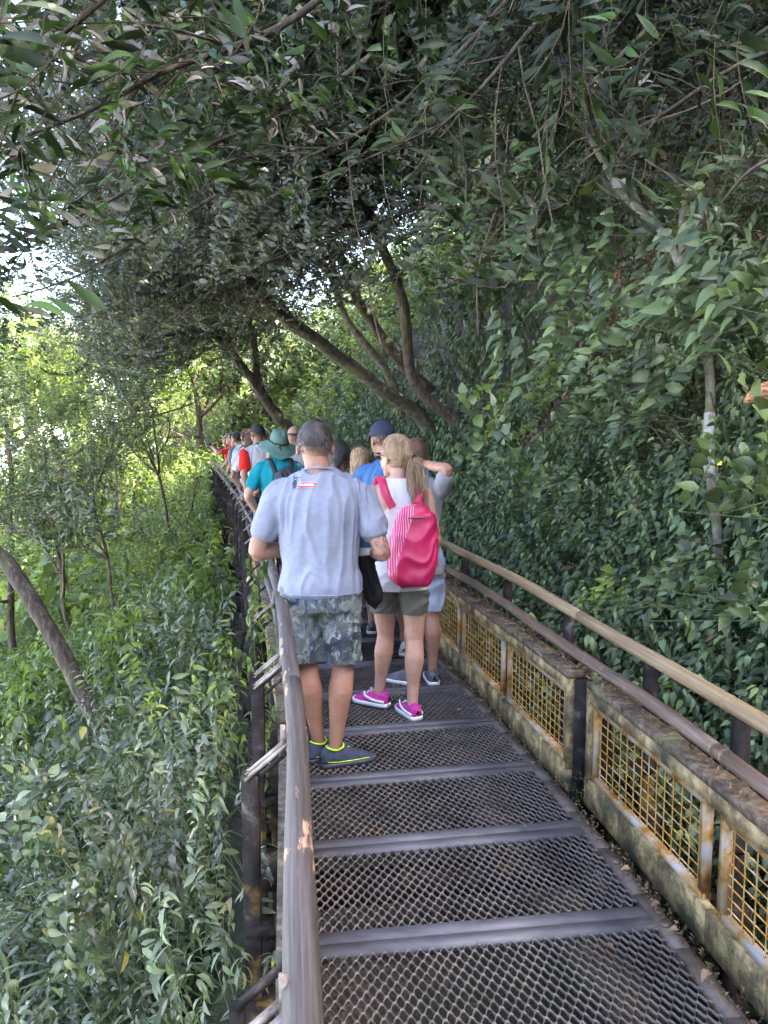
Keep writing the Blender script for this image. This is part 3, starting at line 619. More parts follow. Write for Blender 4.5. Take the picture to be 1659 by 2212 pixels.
# left: leaning trunk below the railing
tree('leaning_tree', 'dark bare trunk with a mossy underside leaning out over the left slope', [U(235, 1620, 6.6), U(200, 1540, 6.7), U(150, 1430, 6.8), U(90, 1320, 6.9), U(30, 1230, 7.0), U(-60, 1150, 7.1), U(-200, 980, 7.3)], .075, .07, 'bark',
     [(.9, (-.5, .2, 1), 2.2), (.93, (-.3, -.3, 1), 2.4)], T['small'], 'leaf_mid', 31, per=12, spread=.5)

# thin trees standing down the left slope against the light
lt = [
 ('slender pale-stemmed tree against the glare in the far left valley', (265, 1150, 22), (235, 880, 22), (215, 740, 22), .07, 2.4, 'bark', 'leaf_bright', 'farS'),
 ('thin forked sapling left of the walkway, its twigs crossing the bright water', (270, 1420, 11), (225, 1180, 11.3), (190, 1000, 11.6), .045, 1.5, 'bark', 'leaf_mid', 'small'),
 ('spindly tree with a bent brown stem and lacy leaves at the left edge', (150, 1330, 12), (110, 1120, 12.3), (90, 930, 12.6), .05, 2.2, 'bark', 'leaf_mid', 'small'),
 ('bushy green tree filling the left edge below the bright gap', (20, 1250, 13), (20, 1000, 13.2), (10, 900, 13.5), .08, 1.5, 'bark', 'leaf_bright', 'mid'),
 ('young tree with upright branches beside the far walkway supports', (395, 1260, 15), (350, 1050, 15.2), (330, 880, 15.5), .05, 2.4, 'bark', 'leaf_mid', 'small'),
 ('airy yellow-green tree glowing behind the thin saplings', (330, 1100, 27), (330, 900, 27), (300, 800, 27), .12, 2.6, 'bark', 'leaf_bright', 'far'),
 ('sunlit tree on the opposite bank at the far left', (90, 1080, 34), (60, 900, 34), (80, 840, 34), .15, 3.2, 'bark', 'leaf_bright', 'far'),
 ('rounded sunlit tree beyond the glare right of the opposite bank tree', (220, 1040, 42), (230, 920, 42), (230, 870, 42), .18, 3.4, 'bark', 'leaf_bright', 'far'),
 ('dark tree closing the view just left of the farthest visitors', (440, 1000, 29), (425, 860, 29), (400, 700, 29), .18, 5.0, 'bark', 'leaf_mid', 'far'),
]
for i, (lab, a, b, c, r, L, bk, lm, kd) in enumerate(lt):
    rnd = random.Random(100 + i); A, B_, C_ = U(*a), U(*b), U(*c); g = float(ground_z(np.array([A.x]), np.array([A.y]))[0])
    base = Vector((A.x, A.y, min(g, A.z) - .1))
    lim = [(rnd.uniform(.4, 1), (rnd.uniform(-1, 1), rnd.uniform(-1, 1), rnd.uniform(.0, 1)), L * rnd.uniform(.7, 1.1)) for _ in range(7)]
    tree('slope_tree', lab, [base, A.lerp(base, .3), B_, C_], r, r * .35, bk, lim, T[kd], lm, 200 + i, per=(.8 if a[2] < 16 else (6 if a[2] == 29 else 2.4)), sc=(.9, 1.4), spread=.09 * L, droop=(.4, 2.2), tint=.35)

# big crowns that close the view above: rooted on the hillside, their canopy reaches over the walkway; the last two are added for shade
def hill(u, y): 
    e = PT(y, u); g = float(ground_z(np.array([e.x]), np.array([e.y]))[0]); return Vector((e.x, e.y, g - .2))
can = [
 ('tall hillside tree whose dark crown fills the upper right corner', (5.5, 6.5), (3.6, 6.0, 8.5), .22, 'mid', 'leaf_mid', 4.5, -.12),
 ('hillside tree with a dense shadowy crown above the curve of the walkway', (6.5, 11), (3.2, 10.5, 9.5), .25, 'farS', 'leaf_mid', 5.0, -.08),
 ('hillside tree whose crown reaches left over the far crowd', (5, 15.5), (.8, 15, 10), .25, 'farS', 'leaf_grey', 4.6, -.05),
 ('high crown seen through the upper centre leaves', (8, 9), (4.5, 12.5, 12), .25, 'far', 'leaf_mid', 5.5, -.1),
 ('added tree on the right slope whose overhead crown shades the upper right', (4.8, 1.5), (3.4, 2.6, 6.8), .2, 'mid', 'leaf_mid', 3.6, -.1),
 ('added tall slope tree shading the top centre from above', (5.5, 4.5), (1.2, 6.0, 8.2), .2, 'farS', 'leaf_mid', 3.8, -.1),
]
for i, (lab, (u, y), top, r, kd, lm, L, bi) in enumerate(can):
    rnd = random.Random(300 + i); b0 = hill(u, y); tp = Vector(top); mid = b0.lerp(tp, .5) + Vector((.6, 0, .8))
    lim = [(rnd.uniform(.55, 1), (rnd.uniform(-1, 1), rnd.uniform(-1, 1), rnd.uniform(-.5, .7)), L * rnd.uniform(.6, 1.0)) for _ in range(10)]
    tree('canopy_tree', lab, [b0, mid, tp], r, r * .5, 'bark', lim, T[kd], lm, 400 + i, per=(9 if kd != 'mid' else 14) * (1.7 if i >= 5 else 1), sc=(.9, 1.5), spread=.13 * L, droop=(.6, 2.4), bias=bi, cull=(i < 5))  # last crown, added for shade, is thickened and left unculled
# overhanging branches with long leathery leaves, close to the camera
def hanging(label, pts, r, per=30, sc=(.8, 1.2), bias=0., kind='long', m='leaf_long', side=.35, seed=0, density=26, group='long-leaved branches hanging over the walkway'):
    P = curve_pts([U(*p) for p in pts], 6); base = P[0]; root = tag(empty('overhanging_branch', base), label, 'branch', group); rnd = random.Random(seed)
    P = wobble(P, .05, seed); mb = MB(); mb.tube([p - base for p in P], [r * (1 - .75 * i / (len(P) - 1)) + .002 for i in range(len(P))], 7, jitter=.2, seed=seed); Q = []
    Ltot = sum((P[i+1] - P[i]).length for i in range(len(P) - 1))
    for k in range(int(Ltot * density / 4)):
        t = rnd.uniform(.08, 1) * (len(P) - 1); i = min(int(t), len(P) - 2); p = P[i].lerp(P[i+1], t - i)
        d = (P[i+1] - P[i]).normalized() + Vector((rnd.uniform(-1, 1), rnd.uniform(-1, 1), rnd.uniform(-1, .8)))
        B = branch(p, d, rnd.uniform(.3, .9) * side / .35, 4, rnd, .6)
        mb.tube([b - base for b in B], [.0045 * (1 - .15 * q) for q in range(5)], 4, cap=False); Q += [B[1], B[2], B[3], B[4]]
    mb.build('stem', M['bark'], root, smooth=True)
    Q = np.array([list(q) for q in Q]); Q = np.repeat(Q, max(1, int(per / 26)), 0) + rg.normal(0, .05, (len(Q) * max(1, int(per / 26)), 3))
    d = np.linalg.norm(Q - np.array([0, 0, 1.7]), axis=1); u_ = sdist(Q[:, 0], Q[:, 1]); Q = Q[(d > 1.3) & ~((np.abs(u_) < 1.9) & (Q[:, 2] < 2.75) & (Q[:, 1] > 4.6))]
    scatter('leaves', T[kind], Q - np.array(base), np.full(len(Q), 1.2), rg.uniform(.9, 2.3, len(Q)), rg.uniform(*sc, len(Q)), [M[m], M['twig']], root, yawspread=2.4, bias=bias, tint=.3)
hb = [
 ('branch of long leaves crossing the top left corner', [(900, -200, 3.4), (600, 60, 3.2), (330, 190, 3.0), (60, 300, 2.8)], .016),
 ('branch with pale undersides drooping at the far left edge', [(520, -250, 2.9), (250, -40, 2.7), (60, 120, 2.6), (-80, 240, 2.6)], .012),
 ('branch of bright green long leaves above the left glare', [(800, 120, 4.2), (560, 270, 4.0), (300, 400, 3.9), (40, 500, 3.8)], .014),
 ('branch hanging down the upper centre with dark narrow leaves', [(1250, -150, 4.0), (1000, 80, 3.9), (820, 260, 3.8), (640, 360, 3.8)], .015),
 ('branch with dead grey leaves under the top edge, right of centre', [(1500, -250, 3.3), (1250, -30, 3.2), (1060, 160, 3.1), (930, 280, 3.1)], .012),
 ('branch with a few large drooping leaves at centre height', [(1400, 60, 4.4), (1220, 230, 4.2), (1130, 330, 4.1), (1040, 420, 4.0)], .011),
 ('dark branch reaching in from the upper right corner', [(1900, 40, 3.6), (1650, 120, 3.5), (1430, 260, 3.4), (1240, 340, 3.4)], .012),
 ('arching twig of big leaves at the right edge under the corner', [(1850, 250, 3.0), (1700, 330, 3.0), (1600, 380, 3.0), (1540, 450, 3.0)], .009),
 ('branch of small grey leaves over the thick leaning trunk', [(1100, 380, 6.5), (900, 450, 6.4), (700, 520, 6.2), (480, 610, 6.1)], .014),
 ('twiggy branch reaching left over the bright gap', [(620, 330, 6.5), (430, 450, 6.4), (230, 560, 6.3), (30, 640, 6.2)], .016),
 ('leafy branch closing the top left corner above the glare', [(480, -60, 5.4), (280, 90, 5.3), (90, 210, 5.2), (-120, 320, 5.2)], .012),
 ('upper branch of dense dark leaves across the middle of the top edge', [(1300, -300, 5.0), (950, -60, 4.9), (600, 60, 4.8), (250, 90, 4.7)], .018),
]
for i, (lab, pts, r) in enumerate(hb):
    big = i < 8 or i == 11; dn_ = 1.7 if i < 3 else 1
    hanging(lab, pts, r, per=26 if i != 11 else 52, sc=(.75, 1.15) if big else (.9, 1.4), kind='long' if big else 'mid', m='leaf_long' if big else 'leaf_grey', side=.35 if big else .7, seed=50 + i,
            density=(24 * dn_ if i not in (5, 7) else 12) if big else (44 if i == 8 else (80 if i == 10 else 11)), bias=(-.3 if i in (3, 4, 6, 11) else (.06 if i < 3 else -.06)), group=None)  # bias puts left backlight and centre and right shade into the leaf colour
# lianas
def liana(label, pts, r, m='twig'):
    P = wobble(curve_pts([U(*p) for p in pts], 8), .06, pts[0][0]); b = P[0]; mb = MB(); mb.tube([p - b for p in P], r, 6, jitter=.2)
    o = mb.build('liana', M[m], smooth=True); o.location = b; tag(o, label, 'vine')
liana('thin dark vine hanging straight down the upper left centre', [(735, -100, 4.0), (725, 180, 4.1), (760, 420, 4.2), (800, 560, 4.3), (830, 740, 4.4)], .0045)
liana('pair-like brown vine slanting down the upper right beside the crooked tree', [(1380, 330, 4.6), (1500, 420, 4.6), (1530, 560, 4.6), (1560, 800, 4.7)], .006)
liana('long curved vine sweeping from the top right down to the left', [(1640, 150, 4.2), (1500, 220, 4.2), (1330, 300, 4.2), (1160, 440, 4.3)], .006)
liana('grey vine hanging in the shaded centre under the dark branch', [(1100, 250, 5.2), (1090, 420, 5.2), (1050, 560, 5.3), (1035, 720, 5.3)], .005)
# individual plants
def shrub(label, at, n, kinds, m, sc, yaw, tilt, spread, name='shrub', cat='shrub', h=.0, ys=1.0, group=None, bias=0.05):
    p = U(*at); root = tag(empty(name, p), label, cat, group); g = float(ground_z(np.array([p.x]), np.array([p.y]))[0])
    mb = MB(); Q = []; sx = 1 if cx(p.y) < p.x else -1; q = p.copy(); q.z -= .15
    for _ in range(14):      # the stems come out of the bank behind the plant
        if float(ground_z(np.array([q.x]), np.array([q.y]))[0]) > q.z - .02 or (sx < 0 and _ > 12): break
        q.x += .05 if sx > 0 else .02; q.z -= .0 if sx > 0 else .05
    q = q - p
    for k in range(max(3, n // 3)):
        b = q + Vector((random.uniform(-.1, .1), random.uniform(-.1, .1), 0)); t = Vector((random.gauss(0, spread), random.gauss(0, spread), random.gauss(0, spread * .7)))
        mb.tube([b, b.lerp(t, .5) + Vector((random.uniform(-.05, .05), 0, .05)), t], [.0035, .003, .002], 4, cap=False); Q += [t, b.lerp(t, .85), b.lerp(t, .7)]
    mb.build('stem', M['greenstem'], root)
    Q = np.array([list(q) for q in Q])[:n]
    scatter('leaves', kinds, Q, np.full(len(Q), yaw), rg.uniform(*tilt, len(Q)), rg.uniform(*sc, len(Q)), [M[m], twg], root, yawspread=ys, bias=bias)
sr = [
 ('shrub of big drooping pointed leaves beside the white lichen trunk', (1430, 780, 3.9), 20, 'ovB', 'leaf_teal', (1.0, 1.4)),
 ('leafy shrub hanging at the right edge under the broken branch', (1640, 740, 3.0), 12, 'ovB', 'leaf_mid', (.9, 1.2)),
 ('drooping light green shrub in front of the dark hollow, right of centre', (1180, 640, 5.6), 18, 'ovB', 'leaf_teal', (1.0, 1.5)),
 ('cluster of hanging pale leaves right of the shaded trunk', (950, 560, 6.6), 12, 'ovB', 'leaf_mid', (1.0, 1.4)),
 ('broad-leaved shrub above the upper bamboo pole at centre right', (1260, 860, 4.9), 22, 'ovB', 'leaf_teal', (.9, 1.3)),
 ('yellow-green seedling standing on the slope over the pink backpack', (1080, 900, 6.6), 9, 'ov', 'leaf_bright', (1.2, 1.8)),
 ('bushy plant with overlapping leaves at the right edge above the rails', (1600, 1120, 2.7), 18, 'ov', 'leaf_mid', (1.0, 1.5)),
 ('low leafy plant right behind the two poles near the right edge', (1500, 1300, 2.9), 12, 'ov', 'leaf_mid', (1.0, 1.5)),
 ('shrub of narrow leaves fanning out at the upper right edge', (1620, 560, 3.8), 14, 'lance', 'leaf_teal', (1.0, 1.4)),
 ('pale yellowish vine with large blotched leaves near the broken branch', (1600, 960, 3.1), 6, 'vine', 'leaf_mid', (.9, 1.3)),
 ('dark bluish creeper with round leaves just right of the raised elbow', (1010, 1090, 5.2), 14, 'vine', 'leaf_teal', (.7, 1.0)),
 ('small bright seedling between the leaves above the lower dark pole', (1240, 1260, 3.9), 6, 'ov', 'leaf_bright', (.8, 1.1)),
 ('shrub with hanging leaves in the shade under the big dark branch', (1330, 560, 5.4), 16, 'ovB', 'leaf_mid', (.9, 1.3)),
 ('spray of long pointed leaves arching below the shaded hollow', (1290, 730, 4.6), 14, 'ovB', 'leaf_teal', (1.0, 1.3)),
 ('green bush at mid height behind the ponytail woman', (1090, 1010, 6.0), 18, 'ov', 'leaf_teal', (1.1, 1.6)),
]
for (lab, at, n, kd, m, sc) in sr: shrub(lab, at, int(n * .9), T[kd], m, (sc[0] * .85, sc[1] * .9), W90, (.5, 1.7), .26 * at[2] / 4.5)
sl = [
 ('bright lance-leaved plant touching the left railing post', (450, 1540, 3.6), 12, 'lance', 'leaf_bright', (.75, 1.0)),
 ('tall light green herb leaning against the near supports', (470, 1680, 3.0), 14, 'lance', 'leaf_herb', (.7, .95)),
 ('broad-leaved sapling with round leaves by the bend of the railing', (440, 1330, 3.9), 7, 'ovB', 'leaf_mid', (.7, .95)),
 ('feathery leafed plant at the bottom left of the railing', (430, 1960, 2.1), 9, 'lance', 'leaf_herb', (.6, .8)),
 ('large-leaved plant at the bottom edge beside the lowest bracket', (400, 2130, 1.9), 9, 'lance', 'leaf_herb', (.6, .85)),
 ('pale herb with pointed leaves in the middle of the left slope', (300, 1640, 4.0), 18, 'lance', 'leaf_herb', (.9, 1.2)),
 ('round-leaved bush below the leaning dark trunk', (110, 1640, 4.4), 16, 'ov', 'leaf_herb', (1.3, 1.9)),
 ('dull grey-leaved shrub low on the left, leaves turned over', (250, 1880, 3.0), 14, 'ovB', 'leaf_grey', (.7, 1.0)),
 ('heart-leaved creeper sprawling at the left edge', (60, 1760, 3.6), 12, 'vine', 'leaf_herb', (.8, 1.1)),
 ('fern-like tuft at the left edge above the leaning trunk', (160, 1120, 7.0), 14, 'lance', 'leaf_herb', (1.0, 1.3)),
 ('bright yellow-green bush in the sun patch under the far railing', (330, 1200, 12.5), 20, 'lance', 'leaf_bright', (1.3, 1.9)),
 ('dusty pale bush in shadow along the foot of the supports', (380, 1400, 6.5), 20, 'lance', 'leaf_herb', (1.1, 1.4)),
 ('arching sprig with a few big leaves at the bottom left corner', (40, 2080, 2.2), 7, 'ovB', 'leaf_herb', (.6, .8)),
 ('leggy shrub with yellowing leaves near the bottom left', (180, 1990, 2.9), 10, 'ov', 'leaf_herb', (1.0, 1.4)),
 ('silvery-leaved clump in the centre of the lower left slope', (360, 1800, 3.1), 14, 'lance', 'leaf_grey', (.7, .95)),
]
for (lab, at, n, kd, m, sc) in sl: shrub(lab, at, int(n * 1.3), T[kd], m, (sc[0] * .7, sc[1] * .75), -W90, (-.2, .9), .18 * at[2] / 3.5, ys=2.5)
# broken branch end at the right edge
P = [U(1780, 800, 3.0), U(1690, 835, 3.0), U(1640, 850, 3.0), U(1608, 868, 3.0)]
mb = MB(); mb.tube([p - P[0] for p in curve_pts(P, 5)], [.03, .03, .031, .03, .031, .034, .036, .034, .033, .033, .03, .026, .024, .02, .014, .006], 12, jitter=.35, seed=4)
wd = noisy('broken wood', [(.3, (.10, .04, .02)), (.5, (.32, .15, .07)), (.7, (.42, .26, .15))], 20, .8, bs=1, bd=.01, stretch=(1, 6, 6))
o = mb.build('broken_branch', wd, smooth=True); o.location = P[0]; tag(o, 'reddish broken branch end poking in at the right edge', 'branch')
# little yellow flower
p = U(1553, 1000, 3.3); mb = MB()
for k in range(5):
    V, F, A = leaf(.016, .8, 2, .3, .2); V = V @ rotm(k * 1.257, .5).T @ np.array(Matrix.Rotation(R(70), 3, 'X')).T; mb.add(V, F)
fl = noisy('yellow petal', [(0, (.8, .5, .02)), (1, (.9, .62, .04))], 5, .6, bs=0); o = mb.build('yellow_flower', fl); o.location = p; tag(o, 'tiny yellow flower among the leaves near the right edge', 'flower')

# moss and litter gathered in the gap between the deck and the right railing
Q = np.array([list(PT(rg.uniform(1.7, 3.3), rg.uniform(.628, .642), rg.uniform(.07, .125))) for _ in range(70)] + [list(PT(rg.uniform(3.2, 3.5), rg.uniform(.60, .66), .01)) for _ in range(14)])
scatter('moss', T['tiny'], Q, np.zeros(len(Q)), rg.uniform(-.5, 1.4, len(Q)), rg.uniform(.12, .30, len(Q)), [M['moss'], M['greenstem']], yawspread=3.1, kind=ST, label='yellow-green moss and seedlings creeping over the base of the right railing', cat='moss')
Q = np.array([list(PT(rg.uniform(1.6, 6.5), rg.uniform(.592, .632), rg.uniform(-.01, .012))) for _ in range(260)])
TL_ = [sprig(rg, 5, .08, .05, .45, 1, 1.5, .6, 'spiral', .0015, .45) for _ in range(4)]
scatter('gutter_litter', TL_, Q, np.zeros(len(Q)), rg.uniform(1.1, 1.7, len(Q)), rg.uniform(.18, .5, len(Q)), [M['leaf_drool'], M['twig']], yawspread=3.1, kind=ST, label='brown leaf crumbs and twigs collected along the right kerb', cat='leaf litter')
Q = np.array([list(PT(rg.uniform(1.7, 6.5), rg.uniform(.66, .74), .572)) for _ in range(170)])
scatter('rail_litter', TL_, Q, np.zeros(len(Q)), rg.uniform(1.3, 1.7, len(Q)), rg.uniform(.2, .55, len(Q)), [M['leaf_drool'], M['twig']], yawspread=3.1, kind=ST, label='dead leaf fragments lying along the top plate of the right railing', cat='leaf litter')
# ================================================================== people
def skin_mat(name, c, blot=None):
    m, nt, b = mat(name, c, .5, .4); f = noise_t(nt, 11, 6, .7); d = (c[0] * .72, c[1] * .66, c[2] * .64)
    c2 = ramp(nt, f, [(.3, d), (.7, c)])
    if blot:
        n2 = noise_t(nt, 24, 3, .6, dist=2.5); k = ramp(nt, n2, [(.53, (0, 0, 0)), (.56, (1, 1, 1)), (.60, (1, 1, 1)), (.62, (0, 0, 0))]); c2 = mix(nt, k, c2, (.07, .075, .08))
    nt.links.new(c2, b.inputs['Base Color']); bump(nt, b, noise_t(nt, 90, 3, .6), .15, .002); b.inputs['Subsurface Weight'].default_value = .08; b.inputs['Subsurface Radius'].default_value = (.012, .005, .003); b.inputs['Subsurface Scale'].default_value = 1
    return m
def cloth(name, c, var=.12, sc=6, rough=.85, fine=True, spec=.25):
    m, nt, b = mat(name, c, rough, spec); f = noise_t(nt, sc, 4, .6)
    c1 = tuple(max(0, x * (1 - var)) for x in c); c2 = tuple(min(1, x * (1 + var)) for x in c)
    nt.links.new(ramp(nt, f, [(.3, c1), (.7, c2)]), b.inputs['Base Color'])
    if fine:
        f2 = noise_t(nt, 420, 2, .5); bump(nt, b, f2, .12, .001)
    return m
def hairm(name, a, c, sc=60):
    m, nt, b = mat(name, a, .5, .35); f = noise_t(nt, sc, 3, .6, (1, 1, .25)); nt.links.new(ramp(nt, f, [(.3, a), (.7, c)]), b.inputs['Base Color']); return m
SK = {'a': skin_mat('tanned skin', (.36, .195, .135)), 'b': skin_mat('fair skin', (.47, .27, .20)), 'c': skin_mat('brown skin', (.28, .14, .085)), 't': skin_mat('tattooed skin', (.38, .20, .14), True)}
HM = {'grey': hairm('greying brown hair', (.014, .010, .009), (.085, .07, .066), 30), 'blond': hairm('dark blond hair', (.12, .07, .04), (.36, .24, .14), 40), 'black': hairm('black hair', (.012, .01, .01), (.035, .03, .03)),
      'brown': hairm('brown hair', (.045, .022, .014), (.13, .07, .045))}
def camo():
    m, nt, b = mat('camouflage cotton', (1, 1, 1), .9, .2)
    f = noise_t(nt, 7, 3, .55, dist=1.0); c = ramp(nt, f, [(.0, (.025, .032, .04)), (.44, (.045, .055, .068)), (.49, (.09, .10, .085)), (.55, (.10, .115, .125)), (.62, (.16, .17, .16))])
    f2 = noise_t(nt, 17, 3, .6, dist=1.5); k = ramp(nt, f2, [(.54, (0, 0, 0)), (.58, (1, 1, 1))]); c = mix(nt, k, c, (.20, .22, .21))
    f3 = noise_t(nt, 13, 3, .6, (1.3, 1, .8), dist=2); k = ramp(nt, f3, [(.58, (0, 0, 0)), (.62, (1, 1, 1))]); c = mix(nt, k, c, (.05, .06, .10)); nt.links.new(c, b.inputs['Base Color']); return m
def stripes():
    m, nt, b = mat('wavy striped nylon', (1, 1, 1), .55, .4); tc = N(nt, 'TexCoord'); w_ = N(nt, 'TexWave', bands_direction='X'); w_.inputs['Scale'].default_value = 24; w_.inputs['Distortion'].default_value = 5.0; w_.inputs['Detail'].default_value = 1; w_.inputs['Detail Scale'].default_value = .5
    nt.links.new(tc.outputs['Object'], w_.inputs['Vector']); nt.links.new(ramp(nt, w_.outputs['Fac'], [(.5, (.34, .012, .06)), (.66, (.62, .18, .33))]), b.inputs['Base Color']); return m
def floral():
    m, nt, b = mat('patterned blouse', (1, 1, 1), .8, .3); f = noise_t(nt, 38, 2, .5, dist=.6); nt.links.new(ramp(nt, f, [(.44, (.05, .03, .08)), (.48, (.10, .04, .12)), (.5, (.75, .6, .65)), (.56, (.8, .7, .75)), (.6, (.5, .1, .2))]), b.inputs['Base Color']); return m
CM = {'greytee': cloth('heather grey cotton', (.20, .215, .275), .09, 40), 'white': cloth('white cotton', (.50, .49, .52), .04), 'camo': camo(), 'olive': cloth('olive grey shorts', (.12, .115, .095), .15), 'pink': cloth('magenta nylon', (.38, .008, .065), .16, 5, .5, True, .5),
      'stripe': stripes(), 'floral': floral(), 'blue': cloth('royal blue polo', (.045, .115, .26), .2, 60), 'teal': cloth('teal shirt', (.003, .20, .245), .1), 'navy': cloth('navy cloth', (.018, .022, .05), .2), 'charcoal': cloth('charcoal nylon', (.035, .037, .045), .2, 8, .6),
      'greyblue': cloth('pale grey blue cotton', (.28, .32, .42), .1), 'greyknit': cloth('grey cotton', (.24, .235, .25), .12), 'red': cloth('red cloth', (.62, .02, .015), .08), 'felt': cloth('sea green felt', (.10, .185, .15), .2, 9, .95), 'band': cloth('dark braid', (.05, .025, .015), .4, 60),
      'dark': cloth('black cloth', (.006, .006, .007), .2), 'lightblue': cloth('light blue cotton', (.42, .55, .68), .06), 'scarf': cloth('grey violet scarf', (.09, .07, .09), .2), 'lime': cloth('lime trim', (.45, .75, .03), .05), 'shoe_navy': cloth('navy mesh shoe', (.035, .045, .075), .25, 40),
      'shoe_pink': cloth('pink purple knit', (.42, .035, .22), .45, 60), 'sole': cloth('white rubber', (.68, .68, .70), .05, 9, .6), 'sole_dark': cloth('dark rubber', (.06, .065, .08), .1, 9, .6), 'shoe_white': cloth('white shoe', (.5, .5, .5), .1), 'shoe_grey': cloth('grey patterned shoe', (.10, .10, .12), .6, 60),
      'pinkpale': cloth('faded pink cotton', (.55, .22, .24), .1), 'cap': cloth('faded navy cap', (.022, .027, .05), .12, 20)}
M['glass_dark'] = mat('dark lens', (.01, .01, .012), .15, .8)[0]; M['steel_dark'] = mat('dark plastic', (.02, .02, .022), .4)[0]

def blob(mb, c, r, Rm=None, n=12):
    V = []; F = []; k = n // 2
    for i in range(k + 1):
        a = math.pi * i / k
        for j in range(n):
            p = Vector((r[0] * math.sin(a) * math.cos(2*math.pi*j/n), r[1] * math.sin(a) * math.sin(2*math.pi*j/n), r[2] * math.cos(a)))
            V.append((Rm @ p if Rm else p) + Vector(c))
    for i in range(k):
        for j in range(n): F.append((i*n+j, (i+1)*n+j, (i+1)*n+(j+1) % n, i*n+(j+1) % n))
    mb.add(V, F)
def limb(mb, P, Rr, n=12, sub=4, flat=None):
    P = [Vector(p) for p in P]; Q = curve_pts([(*p, ) for p in P], sub); m = len(Q)
    rr = np.interp(np.linspace(0, len(P) - 1, m), range(len(P)), Rr)
    t0 = (Q[0] - Q[1]).normalized(); t1 = (Q[-1] - Q[-2]).normalized()
    A = [(Q[0] + t0 * rr[0] * math.sin(a), rr[0] * math.cos(a)) for a in (1.5, 1.1, .6)]; B = [(Q[-1] + t1 * rr[-1] * math.sin(a), rr[-1] * math.cos(a)) for a in (.6, 1.1, 1.5)]
    L = A + list(zip(Q, rr)) + B; mb.tube([p for p, _ in L], [r for _, r in L], n)
def loft(mb, rings, Mx=None, n=28, p=2.15):
    V = []; Q_ = curve_pts([(c[0] + 0., c[1], c[2]) for c, a, b in [(tuple(Vector(r[0])), r[1], r[2]) for r in rings]], 4); tt = np.linspace(0, len(rings) - 1, len(Q_)); A_ = curve_pts([(r[1], r[2], 0) for r in rings], 4)
    rings = [(q, a.x, a.y) for q, a in zip(Q_, A_)]
    R_ = [(Vector(rings[0][0]) - Vector((0, 0, .015)), rings[0][1] * .6, rings[0][2] * .6)] + [(Vector(c), a, b) for c, a, b in rings] + [(Vector(rings[-1][0]) + Vector((0, 0, .01)), rings[-1][1] * .5, rings[-1][2] * .5)]
    for c, a, b in R_:
        for j in range(n):
            th = 2 * math.pi * j / n; cs, sn = math.cos(th), math.sin(th)
            v = c + Vector((a * math.copysign(abs(cs) ** (2 / p), cs), b * math.copysign(abs(sn) ** (2 / p), sn), 0)); V.append(Mx @ v if Mx else v)
    k = len(R_); F = [(i*n+j, i*n+(j+1) % n, (i+1)*n+(j+1) % n, (i+1)*n+j) for i in range(k-1) for j in range(n)] + [tuple(range(n-1, -1, -1)), tuple((k-1)*n+j for j in range(n))]
    mb.add(V, F)
def solid(name, mb, vox, sm, m, parent, wr=None, keep=None, inflate=0., cut=None):
    me = mb.mesh('t'); ob = bpy.data.objects.new('t', me); COL.objects.link(ob)
    a = ob.modifiers.new('r', 'REMESH'); a.mode = 'VOXEL'; a.voxel_size = vox
    if sm: b = ob.modifiers.new('s', 'SMOOTH'); b.factor = .5; b.iterations = sm
    dg = bpy.context.evaluated_depsgraph_get(); me2 = bpy.data.meshes.new_from_object(ob.evaluated_get(dg)); bpy.data.objects.remove(ob); bpy.data.meshes.remove(me)
    n = len(me2.vertices)
    if wr or inflate:
        co = np.empty(n * 3, np.float32); me2.vertices.foreach_get('co', co); co = co.reshape(-1, 3); no = np.array([v.normal[:] for v in me2.vertices])
        d = np.full(n, inflate)
        if wr: d = d + wr(co)
        me2.vertices.foreach_set('co', (co + no * d[:, None]).astype(np.float32).ravel()); me2.update()
    if cut:
        bm = bmesh.new(); bm.from_mesh(me2); bmesh.ops.delete(bm, geom=[f for f in bm.faces if not cut(f.calc_center_median())], context='FACES'); bm.to_mesh(me2); bm.free()
    me2.name = name; return link(name, me2, m, parent, True)
def wrinkle(amp, sc=(9, 9, 3), seed=0, amp2=.0, sc2=(22, 22, 14)):
    def f(co):
        out = np.empty(len(co))
        for i, p in enumerate(co):
            q = Vector((p[0] * sc[0] + seed, p[1] * sc[1], p[2] * sc[2])); w_ = noise.noise(q + Vector((noise.noise(q * .7) * 1.5,) * 3))
            v = (1 - abs(w_) * 3.2) * amp
            if amp2: v += noise.noise(Vector((p[0] * sc2[0], p[1] * sc2[1], p[2] * sc2[2] + seed))) * amp2
            out[i] = v
        return out
    return f
def ik(a, t, l1, l2, pole):
    a = Vector(a); t = Vector(t); d = t - a; L = min(d.length, (l1 + l2) * .998); d.normalize(); pole = Vector(pole); pole = (pole - d * pole.dot(d)).normalized()
    x = (l1 * l1 - l2 * l2 + L * L) / (2 * L); h = math.sqrt(max(l1 * l1 - x * x, 0)); return a + d * x + pole * h, a + d * L
